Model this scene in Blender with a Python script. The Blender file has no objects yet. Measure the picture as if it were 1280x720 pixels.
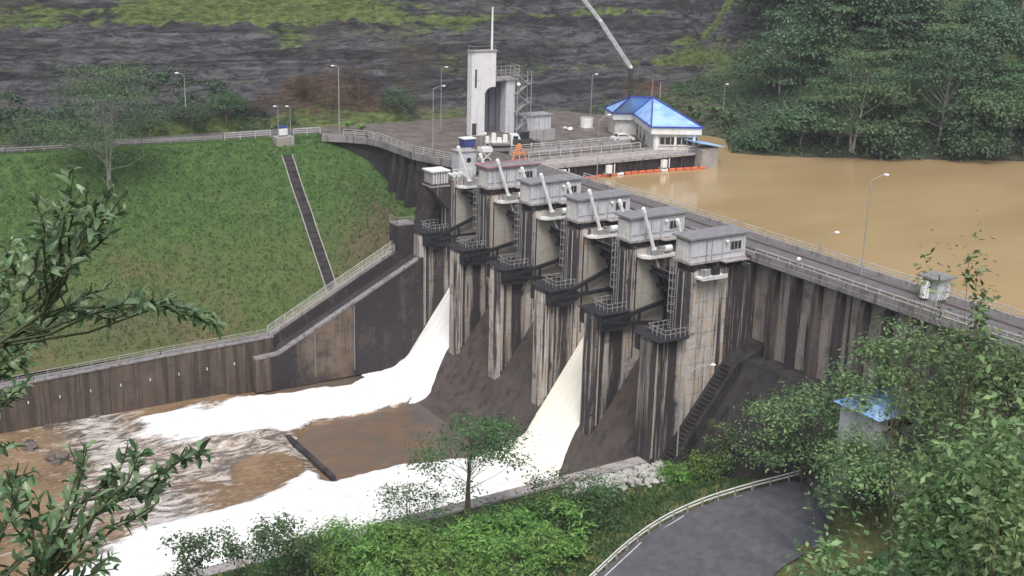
import bpy, math, random
import numpy as np
from mathutils import Vector, Matrix

# ------------------------------------------------------------------ camera, world, sun, exposure
SC = bpy.context.scene
COL = SC.collection
CAMP = np.array([176.93, -98.25, 40.90])
F_PX, ROLL = 1600.0, math.radians(1.5)

def _basis():
    yh = -140 + math.tan(ROLL) * 1040
    p = math.atan((360 - yh) / F_PX * math.cos(ROLL))
    up = np.array([math.sin(ROLL) * math.cos(p), math.cos(ROLL) * math.cos(p), math.sin(p)])
    m = np.array([-1040.0, 500.0, -F_PX]); m -= up * m.dot(up); m /= np.linalg.norm(m)
    X = -m
    return np.stack([X, np.cross(up, X), up])
BAS = _basis()

def at(px, py, x=None, y=None, z=None):
    d = BAS @ np.array([px - 640.0, 360.0 - py, -F_PX])
    if x is not None: t = (x - CAMP[0]) / d[0]
    elif y is not None: t = (y - CAMP[1]) / d[1]
    else: t = (z - CAMP[2]) / d[2]
    return CAMP + d * t

def at_r(px, py, r):
    d = BAS @ np.array([px - 640.0, 360.0 - py, -F_PX])
    return CAMP + d / np.hypot(d[0], d[1]) * r

cd = bpy.data.cameras.new("camera"); cam = bpy.data.objects.new("camera", cd); COL.objects.link(cam)
cd.sensor_width = 36.0; cd.lens = F_PX / 1280 * 36.0; cd.clip_start = 0.2; cd.clip_end = 3000
R = Matrix(BAS.tolist())
if R.determinant() < 0: raise RuntimeError("basis")
cam.matrix_world = Matrix.Translation(Vector(CAMP)) @ R.to_4x4()
SC.camera = cam

SUN_EL, SUN_AZ = math.radians(58), math.radians(-28)      # azimuth from +X towards +Y
w = bpy.data.worlds.new("World"); SC.world = w; w.use_nodes = True
nt = w.node_tree; nt.nodes.clear()
sky = nt.nodes.new("ShaderNodeTexSky"); sky.sky_type = 'NISHITA'; sky.sun_disc = False
sky.sun_elevation = SUN_EL; sky.sun_rotation = math.pi / 2 - SUN_AZ
sky.dust_density = 4.0; sky.air_density = 1.0; sky.ozone_density = 1.0
hs = nt.nodes.new("ShaderNodeHueSaturation"); hs.inputs['Saturation'].default_value = 0.5
bg = nt.nodes.new("ShaderNodeBackground"); bg.inputs[1].default_value = 0.15
wo = nt.nodes.new("ShaderNodeOutputWorld")
nt.links.new(sky.outputs[0], hs.inputs['Color']); nt.links.new(hs.outputs[0], bg.inputs[0]); nt.links.new(bg.outputs[0], wo.inputs[0])
sd = bpy.data.lights.new("sun", 'SUN'); sd.energy = 1.3; sd.angle = math.radians(22); sd.color = (1.0, 0.975, 0.95)
sun = bpy.data.objects.new("sun", sd); COL.objects.link(sun)
sv = Vector((math.cos(SUN_EL) * math.cos(SUN_AZ), math.cos(SUN_EL) * math.sin(SUN_AZ), math.sin(SUN_EL)))
sun.rotation_euler = sv.to_track_quat('Z', 'Y').to_euler()
SC.view_settings.view_transform = 'Standard'; SC.view_settings.look = 'None'
SC.view_settings.exposure = 0.48; SC.view_settings.gamma = 1.0

random.seed(7); RNG = np.random.default_rng(7)
U = random.uniform

# ------------------------------------------------------------------ noise
def _hash(ix, iy, s):
    h = (ix * 374761393 + iy * 668265263 + s * 974634777) & 0xffffffff
    h = ((h ^ (h >> 13)) * 1274126177) & 0xffffffff
    return ((h ^ (h >> 16)) & 0xffff) / 65535.0
def vnoise(x, y, s=0):
    x = np.asarray(x, float); y = np.asarray(y, float)
    ix = np.floor(x).astype(np.int64); iy = np.floor(y).astype(np.int64)
    fx = x - ix; fy = y - iy; fx = fx * fx * (3 - 2 * fx); fy = fy * fy * (3 - 2 * fy)
    a = _hash(ix, iy, s); b = _hash(ix + 1, iy, s); c = _hash(ix, iy + 1, s); d = _hash(ix + 1, iy + 1, s)
    return (a * (1 - fx) + b * fx) * (1 - fy) + (c * (1 - fx) + d * fx) * fy
def fbm(x, y, o=4, s=0, gain=0.5):
    v = 0; a = 1; t = 0
    for i in range(o):
        v = v + a * (vnoise(x, y, s + i * 17) - 0.5); t += a; a *= gain
        x = np.asarray(x) * 2.03 + 3.1; y = np.asarray(y) * 2.03 + 1.7
    return v / t * 2
def sstep(a, b, x):
    t = np.clip((np.asarray(x, float) - a) / (b - a), 0, 1); return t * t * (3 - 2 * t)

# ------------------------------------------------------------------ materials
class NT:
    def __init__(s, name):
        s.m = bpy.data.materials.new(name); s.m.use_nodes = True; s.t = s.m.node_tree; s.t.nodes.clear()
        s.out = s.t.nodes.new("ShaderNodeOutputMaterial")
        s.pos = None
    def n(s, t, **k):
        q = s.t.nodes.new(t)
        for a, b in k.items(): setattr(q, a, b)
        return q
    def l(s, a, b): s.t.links.new(a, b)
    def P(s):
        if s.pos is None: s.pos = s.n("ShaderNodeNewGeometry").outputs['Position']
        return s.pos
    def scale(s, v, sc):
        q = s.n("ShaderNodeVectorMath", operation='MULTIPLY'); s.l(v, q.inputs[0]); q.inputs[1].default_value = sc; return q.outputs[0]
    def noise(s, vec, scale, detail=4, rough=0.55, dist=0.0):
        q = s.n("ShaderNodeTexNoise"); s.l(vec, q.inputs['Vector']); q.inputs['Scale'].default_value = scale
        q.inputs['Detail'].default_value = detail; q.inputs['Roughness'].default_value = rough; q.inputs['Distortion'].default_value = dist
        return q.outputs['Fac']
    def ramp(s, v, a, b, x=0.0, y=1.0):
        q = s.n("ShaderNodeMapRange", interpolation_type='SMOOTHSTEP'); s.l(v, q.inputs[0])
        q.inputs[1].default_value = a; q.inputs[2].default_value = b; q.inputs[3].default_value = x; q.inputs[4].default_value = y
        return q.outputs[0]
    def math(s, op, a, b=None):
        q = s.n("ShaderNodeMath", operation=op)
        for i, v in enumerate((a, b)):
            if v is None: continue
            if isinstance(v, (int, float)): q.inputs[i].default_value = v
            else: s.l(v, q.inputs[i])
        return q.outputs[0]
    def mix(s, f, a, b):
        q = s.n("ShaderNodeMix", data_type='RGBA')
        for i, v in ((0, f), (6, a), (7, b)):
            if isinstance(v, (int, float)): q.inputs[i].default_value = v
            elif isinstance(v, tuple): q.inputs[i].default_value = (*v, 1)
            else: s.l(v, q.inputs[i])
        return q.outputs[2]
    def xyz(s):
        q = s.n("ShaderNodeSeparateXYZ"); s.l(s.P(), q.inputs[0]); return q.outputs
    def attr(s, name):
        q = s.n("ShaderNodeAttribute", attribute_name=name); return q.outputs['Fac']
    def bsdf(s, col, rough=0.8, metal=0.0, spec=0.3, bump=None, bd=0.1, bs=0.6):
        b = s.n("ShaderNodeBsdfPrincipled")
        if isinstance(col, tuple): b.inputs['Base Color'].default_value = (*col, 1)
        else: s.l(col, b.inputs['Base Color'])
        if isinstance(rough, (int, float)): b.inputs['Roughness'].default_value = rough
        else: s.l(rough, b.inputs['Roughness'])
        b.inputs['Metallic'].default_value = metal; b.inputs['Specular IOR Level'].default_value = spec
        if bump is not None:
            q = s.n("ShaderNodeBump"); q.inputs['Distance'].default_value = bd; q.inputs['Strength'].default_value = bs
            s.l(bump, q.inputs['Height']); s.l(q.outputs[0], b.inputs['Normal'])
        s.l(b.outputs[0], s.out.inputs[0]); return b

def mat_plain(name, col, rough=0.6, metal=0.0, var=0.25, dirt=0.35, spec=0.4):
    t = NT(name); n1 = t.noise(t.P(), 0.9, 5); n2 = t.noise(t.scale(t.P(), (3, 3, 0.35)), 1.0, 4)
    dk = tuple(c * (1 - var) * 0.75 for c in col)
    c = t.mix(t.ramp(n1, 0.35, 0.7), col, tuple(x * (1 - var) for x in col))
    c = t.mix(t.math('MULTIPLY', t.ramp(n2, 0.52, 0.72), dirt), c, dk)
    t.bsdf(c, rough, metal, spec); return t.m

def mat_concrete(name, light, dark, cover=0.5, streak=1.0, masks=None, blotch=0.3, rough=0.85, warm=(0.88, 0.78, 0.68)):
    """stained concrete: vertical run-off streaks over a pale base"""
    t = NT(name); P = t.P()
    s1 = t.noise(t.scale(P, (1.1 * streak, 1.1 * streak, 0.05)), 1.0, 5, 0.6)
    s2 = t.noise(t.scale(P, (3.2 * streak, 3.2 * streak, 0.12)), 1.0, 4, 0.6)
    b1 = t.noise(P, 0.35, 6, 0.62); fine = t.noise(P, 2.5, 6, 0.7)
    c0 = 0.62 - 0.25 * cover
    f = t.math('MAXIMUM', t.ramp(s1, c0, c0 + 0.14), t.math('MULTIPLY', t.ramp(s2, c0 + 0.03, c0 + 0.2), 0.75))
    f = t.math('MAXIMUM', f, t.math('MULTIPLY', t.ramp(b1, 0.6 - blotch * 0.3, 0.72), 0.8))
    if masks: f = masks(t, f, s1, s2, b1)
    base = t.mix(t.ramp(fine, 0.3, 0.75), light, tuple(c * 0.72 for c in light))
    base = t.mix(t.ramp(t.noise(P, 0.6, 3), 0.45, 0.65), base, tuple(c * k for c, k in zip(light, warm)))
    z = t.xyz()[2]
    dk = t.mix(t.ramp(fine, 0.3, 0.7), dark, tuple(c * 1.8 for c in dark))
    c = t.mix(f, base, dk)
    fr = t.math('PINGPONG', t.math('ADD', z, 31.0), 1.0)            # lift joints every 2 m
    j = t.ramp(fr, 0.0, 0.06, 0.45, 0.0)
    c = t.mix(t.math('MULTIPLY', j, t.ramp(s2, 0.35, 0.6)), c, tuple(x * 1.1 for x in dark))
    t.bsdf(c, rough, bump=fine, bd=0.05, bs=0.5); return t.m

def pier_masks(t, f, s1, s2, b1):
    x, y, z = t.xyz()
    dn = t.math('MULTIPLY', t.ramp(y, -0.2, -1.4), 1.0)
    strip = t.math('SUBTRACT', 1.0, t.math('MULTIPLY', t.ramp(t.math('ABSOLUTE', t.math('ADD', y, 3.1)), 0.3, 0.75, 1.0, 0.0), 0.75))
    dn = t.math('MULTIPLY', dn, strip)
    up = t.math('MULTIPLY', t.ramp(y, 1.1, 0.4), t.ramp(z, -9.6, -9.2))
    back = t.ramp(y, 6.0, 6.8)  # shade on the set-back upstream end of each pier, put into the colour
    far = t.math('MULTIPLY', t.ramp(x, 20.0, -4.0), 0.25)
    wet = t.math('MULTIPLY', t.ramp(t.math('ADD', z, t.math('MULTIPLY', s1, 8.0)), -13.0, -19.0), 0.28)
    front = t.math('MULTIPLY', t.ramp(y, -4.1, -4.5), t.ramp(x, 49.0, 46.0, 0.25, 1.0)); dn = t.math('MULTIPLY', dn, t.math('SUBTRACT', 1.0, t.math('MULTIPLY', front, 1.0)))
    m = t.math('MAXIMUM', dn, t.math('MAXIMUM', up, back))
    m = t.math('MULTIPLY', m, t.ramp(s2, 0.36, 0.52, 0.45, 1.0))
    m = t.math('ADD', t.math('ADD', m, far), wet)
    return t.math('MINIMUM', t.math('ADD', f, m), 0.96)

def left_masks(t, f, s1, s2, b1):
    x, y, z = t.xyz()
    pan = t.math('MULTIPLY', t.ramp(y, -16.6, -16.9), t.ramp(y, -27.5, -24.0))     # one cleaner pour in the wall
    pan = t.math('MULTIPLY', pan, t.ramp(x, 0.8, 1.2))
    up = t.ramp(y, -31.5, -30.0)
    m = t.math('ADD', t.math('MULTIPLY', up, t.ramp(b1, 0.35, 0.65, 0.5, 0.9)), 0.2)
    m = t.math('SUBTRACT', m, t.math('MULTIPLY', pan, 0.75))
    return t.math('MAXIMUM', t.math('MINIMUM', t.math('ADD', t.math('MULTIPLY', f, 0.55), m), 0.95), 0.0)

M = {}
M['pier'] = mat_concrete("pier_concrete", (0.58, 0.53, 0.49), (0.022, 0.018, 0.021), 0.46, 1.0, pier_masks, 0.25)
M['toe'] = mat_concrete("black_toe_concrete", (0.05, 0.046, 0.045), (0.014, 0.013, 0.014), 0.6, 0.7, None, 0.6)
M['side'] = mat_concrete("clean_side_concrete", (0.47, 0.45, 0.41), (0.15, 0.12, 0.11), 0.15, 1.0, None, 0.1)
M['chute'] = mat_concrete("wet_chute_concrete", (0.105, 0.088, 0.078), (0.034, 0.029, 0.027), 0.5, 0.8, None, 0.7, 0.5)
M['leftwall'] = mat_concrete("dark_left_concrete", (0.21, 0.165, 0.13), (0.022, 0.020, 0.024), 0.5, 0.8, left_masks, 0.5)
M['trainwall'] = mat_concrete("brown_wall_concrete", (0.15, 0.118, 0.098), (0.045, 0.037, 0.032), 0.70, 1.0, None, 0.7)
M['buttwall'] = mat_concrete("buttress_wall_concrete", (0.36, 0.325, 0.30), (0.040, 0.034, 0.038), 0.42, 0.9, None, 0.45)
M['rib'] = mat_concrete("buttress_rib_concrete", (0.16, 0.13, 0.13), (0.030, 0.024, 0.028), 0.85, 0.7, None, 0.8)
M['ledge'] = mat_concrete("dark_ledge_concrete", (0.085, 0.077, 0.08), (0.02, 0.018, 0.021), 0.7, 0.7, None, 0.6)
M['deckc'] = mat_concrete("deck_concrete", (0.40, 0.38, 0.38), (0.14, 0.125, 0.125), 0.45, 1.5, None, 0.3)
M['coping'] = mat_concrete("coping_concrete", (0.30, 0.285, 0.29), (0.09, 0.082, 0.09), 0.45, 1.5, None, 0.3)
M['housec'] = mat_concrete("house_concrete", (0.60, 0.60, 0.63), (0.22, 0.215, 0.235), 0.30, 1.6, None, 0.15, warm=(0.92, 0.92, 0.92))
M['cream'] = mat_concrete("cream_render", (0.78, 0.77, 0.78), (0.40, 0.38, 0.39), 0.18, 1.4, None, 0.1, warm=(0.94, 0.93, 0.92))
M['whitew'] = mat_plain("white_wall_paint", (0.72, 0.70, 0.66), 0.7)
M['roofslab'] = mat_plain("grey_roof_slab", (0.24, 0.235, 0.245), 0.75, dirt=0.6)
M['roofred'] = mat_plain("red_roof_edge", (0.42, 0.20, 0.235), 0.7)
M['white'] = mat_plain("white_steel_paint", (0.80, 0.79, 0.77), 0.45, dirt=0.35, var=0.12)
M['galv'] = mat_plain("galvanised_steel", (0.42, 0.42, 0.41), 0.5, 0.3)
M['rail'] = mat_plain("pale_rail_paint", (0.55, 0.54, 0.50), 0.6)
M['raild'] = mat_plain("weathered_rail_paint", (0.36, 0.34, 0.32), 0.7)
M['darksteel'] = mat_plain("dark_gate_steel", (0.028, 0.028, 0.034), 0.6, 0.0)
M['skin'] = mat_plain("gate_skin_steel", (0.09, 0.085, 0.095), 0.6, 0.0, dirt=0.7)
M['glass'] = mat_plain("window_glass", (0.03, 0.035, 0.04), 0.15, spec=0.6, dirt=0.1)
M['black'] = mat_plain("dark_opening", (0.02, 0.02, 0.022), 0.8)
M['asphalt'] = mat_plain("wet_asphalt", (0.115, 0.112, 0.125), 0.34, dirt=0.4, var=0.3)
M['roadfar'] = mat_plain("worn_deck_road", (0.15, 0.142, 0.145), 0.75, dirt=0.5, var=0.3)
M['railtrack'] = mat_plain("rusty_crane_rail", (0.10, 0.065, 0.055), 0.7)
M['paint'] = mat_plain("road_line_paint", (0.62, 0.61, 0.56), 0.7)
M['orange'] = mat_plain("orange_float", (0.62, 0.14, 0.07), 0.55, var=0.15)
M['orangef'] = mat_plain("orange_frame_paint", (0.75, 0.27, 0.10), 0.55, var=0.15)
M['bluetarp'] = mat_plain("blue_cabinet_paint", (0.06, 0.09, 0.28), 0.5)
M['rubber'] = mat_plain("tyre_rubber", (0.025, 0.025, 0.025), 0.8)
M['carwhite'] = mat_plain("white_car_paint", (0.78, 0.78, 0.78), 0.25, var=0.05, dirt=0.1, spec=0.5)
M['cardark'] = mat_plain("dark_vehicle_paint", (0.07, 0.075, 0.07), 0.4)
M['cardark2'] = mat_plain("dark_panel_paint", (0.13, 0.125, 0.155), 0.6)
M['boom'] = mat_plain("pale_crane_paint", (0.72, 0.72, 0.73), 0.5)
M['bark'] = mat_plain("tree_bark", (0.17, 0.145, 0.12), 0.9)
M['barkpale'] = mat_plain("pale_bark", (0.36, 0.34, 0.30), 0.9)
M['twig'] = mat_plain("brown_twig", (0.13, 0.10, 0.06), 0.85)
M['stemdark'] = mat_plain("dark_green_stem", (0.07, 0.085, 0.035), 0.7)
M['stemgreen'] = mat_plain("green_stem", (0.16, 0.20, 0.06), 0.7)
M['rockm'] = mat_plain("river_rock", (0.16, 0.13, 0.11), 0.6, dirt=0.6, var=0.4)

def mat_blue_roof():
    t = NT("blue_metal_roof"); x, y, z = t.xyz()
    n = t.noise(t.P(), 0.35, 4)
    c = t.mix(t.ramp(n, 0.35, 0.65), (0.22, 0.40, 0.74), (0.38, 0.56, 0.82))
    c = t.mix(t.math('MULTIPLY', t.ramp(t.noise(t.P(), 1.6, 5), 0.5, 0.75), 0.3), c, (0.30, 0.38, 0.50)); t.bsdf(c, 0.62, 0.0, 0.35); return t.m
M['blueroof'] = mat_blue_roof()
M['bluetrim'] = mat_plain("blue_roof_trim", (0.05, 0.07, 0.42), 0.4)

def mat_leaf(name, a, b, c, trans=0.35, rough=0.5, clump=0.25):
    t = NT(name); g = t.n("ShaderNodeNewGeometry"); oi = t.n("ShaderNodeObjectInfo")
    r = g.outputs['Random Per Island']
    n = t.noise(t.P(), clump, 3, 0.6)
    col = t.mix(t.ramp(r, 0.0, 1.0), a, b)
    col = t.mix(t.math('MULTIPLY', t.ramp(n, 0.45, 0.68), 0.75), col, c)
    h = t.n("ShaderNodeHueSaturation"); t.l(col, h.inputs['Color'])
    t.l(t.math('ADD', t.math('MULTIPLY', oi.outputs['Random'], 0.5), 0.75), h.inputs['Value'])
    t.l(t.math('ADD', t.math('MULTIPLY', oi.outputs['Random'], 0.03), 0.485), h.inputs['Hue'])
    b1 = t.n("ShaderNodeBsdfPrincipled"); t.l(h.outputs[0], b1.inputs['Base Color']); b1.inputs['Roughness'].default_value = rough
    b1.inputs['Specular IOR Level'].default_value = 0.3
    tr = t.n("ShaderNodeBsdfTranslucent"); t.l(h.outputs[0], tr.inputs[0])
    mx = t.n("ShaderNodeMixShader"); mx.inputs[0].default_value = trans
    t.l(b1.outputs[0], mx.inputs[1]); t.l(tr.outputs[0], mx.inputs[2]); t.l(mx.outputs[0], t.out.inputs[0]); return t.m
M['leaf_far'] = mat_leaf("forest_leaf", (0.048, 0.098, 0.055), (0.135, 0.22, 0.12), (0.075, 0.14, 0.055), 0.3, 0.6, 0.09)
M['leaf_lite'] = mat_leaf("light_forest_leaf", (0.07, 0.125, 0.055), (0.14, 0.22, 0.105), (0.10, 0.16, 0.06), 0.3, 0.6, 0.12)
M['leaf_brown'] = mat_leaf("dry_brown_leaf", (0.10, 0.062, 0.045), (0.15, 0.10, 0.07), (0.07, 0.07, 0.04), 0.2, 0.8, 0.3)
M['leaf_mid'] = mat_leaf("bank_tree_leaf", (0.035, 0.08, 0.03), (0.12, 0.21, 0.08), (0.045, 0.085, 0.03), 0.3, 0.45, 0.6)
M['leaf_bright'] = mat_leaf("bright_bank_leaf", (0.08, 0.18, 0.035), (0.26, 0.42, 0.11), (0.10, 0.18, 0.05), 0.35, 0.5, 0.35)
M['leaf_right'] = mat_leaf("right_shrub_leaf", (0.075, 0.15, 0.05), (0.29, 0.40, 0.18), (0.05, 0.10, 0.04), 0.38, 0.42, 0.9)
M['leaf_near'] = mat_leaf("glossy_near_leaf", (0.06, 0.135, 0.055), (0.30, 0.40, 0.23), (0.05, 0.11, 0.045), 0.3, 0.26, 3.0)
M['grassblade'] = mat_leaf("grass_tuft", (0.050, 0.105, 0.036), (0.078, 0.145, 0.050), (0.10, 0.125, 0.05), 0.3, 0.7, 0.12)

def mat_grass(name="slope_grass"):
    t = NT(name); P = t.P(); x, y, z = t.xyz()
    n1 = t.noise(P, 0.09, 4, 0.6); n2 = t.noise(P, 0.6, 6, 0.7); n3 = t.noise(P, 3.0, 5, 0.7)
    c = t.mix(t.ramp(n2, 0.35, 0.68), (0.050, 0.100, 0.030), (0.085, 0.148, 0.044))
    low = t.ramp(t.math('ADD', z, t.math('MULTIPLY', n1, 14.0)), -2.0, -10.0)     # drier and yellower down the slope
    c = t.mix(t.math('MULTIPLY', low, 0.5), c, (0.12, 0.135, 0.050))
    c = t.mix(t.math('MULTIPLY', t.ramp(n1, 0.50, 0.66), t.ramp(z, -6.0, -14.0, 0.05, 0.6)), c, (0.145, 0.115, 0.062))
    c = t.mix(t.math('MULTIPLY', t.ramp(n3, 0.52, 0.75), 0.35), c, (0.032, 0.06, 0.022))
    d = t.attr("soil")
    c = t.mix(t.math('MULTIPLY', d, t.ramp(n2, 0.3, 0.55)), c, (0.12, 0.085, 0.06))
    t.bsdf(c, 0.95, spec=0.1, bump=n3, bd=0.25, bs=0.8); return t.m
M['grass'] = mat_grass()

def mat_hill():
    t = NT("rock_cut"); P = t.P()
    st = t.noise(t.scale(P, (0.5, 0.22, 1.1)), 1.0, 8, 0.72, 0.8)
    fr = t.noise(t.scale(P, (1.0, 0.5, 1.6)), 1.1, 7, 0.72)
    big = t.noise(P, 0.06, 4)
    v = t.n("ShaderNodeTexVoronoi", feature='DISTANCE_TO_EDGE'); t.l(t.scale(P, (0.5, 0.30, 0.9)), v.inputs['Vector']); v.inputs['Scale'].default_value = 1.0
    crack = t.ramp(v.outputs[0], 0.0, 0.09, 1.0, 0.0)
    rock = t.mix(t.ramp(st, 0.35, 0.68), (0.030, 0.030, 0.036), (0.185, 0.18, 0.195))
    rock = t.mix(t.math('MULTIPLY', t.ramp(fr, 0.5, 0.72), 0.5), rock, (0.19, 0.18, 0.175))
    rock = t.mix(t.math('MULTIPLY', crack, t.ramp(fr, 0.5, 0.75, 0.0, 0.45)), rock, (0.02, 0.02, 0.022))
    bnd = t.noise(t.scale(P, (0.03, 0.02, 0.42)), 1.0, 3, 0.6, 0.3)
    rock = t.mix(t.math('MULTIPLY', t.ramp(bnd, 0.54, 0.44), 0.6), rock, (0.022, 0.022, 0.026))
    rock = t.mix(t.math('MULTIPLY', t.ramp(big, 0.52, 0.66), 0.5), rock, (0.10, 0.085, 0.065))
    veg = t.mix(t.ramp(fr, 0.35, 0.65), (0.06, 0.095, 0.03), (0.19, 0.23, 0.08))
    soil = t.mix(t.ramp(fr, 0.35, 0.65), (0.075, 0.05, 0.038), (0.15, 0.105, 0.075))
    g = t.n("ShaderNodeNewGeometry"); sx = t.n("ShaderNodeSeparateXYZ"); t.l(g.outputs['True Normal'], sx.inputs[0]); flat = t.ramp(sx.outputs[2], 0.62, 0.88)
    rock = t.mix(t.math('MULTIPLY', flat, t.ramp(fr, 0.35, 0.6, 0.2, 0.85)), rock, (0.085, 0.095, 0.045))
    wob = t.math('MULTIPLY', t.math('SUBTRACT', st, 0.5), 1.6)
    fv = t.ramp(t.math('ADD', t.attr("veg"), wob), 0.35, 0.65)
    fs = t.ramp(t.math('ADD', t.attr("soil"), wob), 0.4, 0.7)
    c = t.mix(fs, rock, soil); c = t.mix(fv, c, veg)
    hgt = t.math('ADD', t.math('MULTIPLY', st, 1.5), fr)
    t.bsdf(c, 0.9, spec=0.2, bump=hgt, bd=0.7, bs=1.0); return t.m
M['hill'] = mat_hill()

def mat_soil(name, a, b, g=None):
    t = NT(name); P = t.P(); n = t.noise(P, 0.35, 6, 0.65); n3 = t.noise(P, 2.0, 5, 0.7)
    c = t.mix(t.ramp(n, 0.35, 0.65), a, b)
    if g: c = t.mix(t.ramp(n3, 0.5, 0.62), c, g)
    t.bsdf(c, 0.95, spec=0.1, bump=n3, bd=0.15, bs=0.8); return t.m
M['yard'] = mat_soil("yard_soil", (0.105, 0.092, 0.082), (0.17, 0.15, 0.135))
M['bank'] = mat_soil("bank_soil", (0.10, 0.105, 0.045), (0.17, 0.16, 0.07), (0.06, 0.10, 0.03))
M['bankgrass'] = mat_soil("verge_grass", (0.12, 0.14, 0.05), (0.20, 0.20, 0.09), (0.08, 0.12, 0.035))

def mat_reservoir():
    t = NT("muddy_reservoir_water"); P = t.P()
    n = t.noise(t.scale(P, (0.05, 0.02, 0.02)), 1.0, 4); r = t.noise(P, 1.3, 4, 0.6)
    c = t.mix(t.ramp(n, 0.35, 0.65), (0.36, 0.25, 0.125), (0.42, 0.30, 0.16))
    t.bsdf(c, 0.11, spec=0.4, bump=r, bd=0.04, bs=0.4); return t.m
M['reservoir'] = mat_reservoir()

def mat_river():
    t = NT("river_water_and_foam"); P = t.P()
    flow = t.scale(P, (0.75, 0.24, 0.5))
    s = t.noise(flow, 1.0, 8, 0.68, 1.2); s2 = t.noise(flow, 3.5, 6, 0.7, 1.0)
    foam = t.attr("foam")
    v = t.math('ADD', foam, t.math('MULTIPLY', t.math('SUBTRACT', s, 0.5), 1.15))
    v = t.math('ADD', v, t.math('MULTIPLY', t.math('SUBTRACT', s2, 0.5), 0.7))
    f = t.ramp(v, 0.34, 0.80)
    mud = t.mix(t.ramp(t.noise(P, 0.12, 4), 0.35, 0.65), (0.175, 0.105, 0.055), (0.27, 0.175, 0.095))
    mud = t.mix(t.ramp(s2, 0.45, 0.7), mud, (0.33, 0.25, 0.17)); mud = t.mix(t.math('MULTIPLY', t.ramp(foam, 0.25, 0.5), t.ramp(s, 0.55, 0.42)), mud, (0.115, 0.10, 0.095))
    fc = t.mix(t.math('MULTIPLY', t.ramp(s2, 0.48, 0.72), t.ramp(s, 0.45, 0.6)), (0.80, 0.795, 0.78), (0.50, 0.47, 0.42)); c = t.mix(f, mud, fc)
    t.bsdf(c, t.ramp(f, 0, 1, 0.22, 0.9), spec=0.3, bump=t.math('ADD', s2, t.math('MULTIPLY', s, 2.0)), bd=0.22, bs=0.5); return t.m
M['river'] = mat_river()
def mat_jet(name, col, dk):
    t = NT(name); P = t.P(); s = t.noise(t.scale(P, (1.6, 0.18, 0.22)), 1.0, 6, 0.65)
    t.bsdf(t.mix(t.ramp(s, 0.3, 0.75), col, dk), 0.9, spec=0.15, bump=s, bd=0.10, bs=0.4); return t.m
M['foam'] = mat_jet("white_water", (0.90, 0.895, 0.88), (0.78, 0.77, 0.74))
M['foamc'] = mat_jet("creamy_water", (0.90, 0.87, 0.77), (0.80, 0.75, 0.63))

def mat_apron():
    t = NT("wet_apron"); P = t.P(); x, y, z = t.xyz()
    n = t.noise(P, 0.25, 6, 0.65); n2 = t.noise(t.scale(P, (1, 0.3, 1)), 1.2, 5, 0.6)
    c = t.mix(t.ramp(n, 0.35, 0.62), (0.165, 0.102, 0.063), (0.125, 0.098, 0.076))
    c = t.mix(t.ramp(t.math('ADD', y, t.math('MULTIPLY', n, 12)), -16, -6), c, (0.085, 0.075, 0.072))
    c = t.mix(t.math('MULTIPLY', t.ramp(n2, 0.5, 0.7), 0.35), c, (0.24, 0.17, 0.12))
    t.bsdf(c, 0.35, spec=0.4, bump=n2, bd=0.05, bs=0.4); return t.m
M['apron'] = mat_apron()

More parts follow.
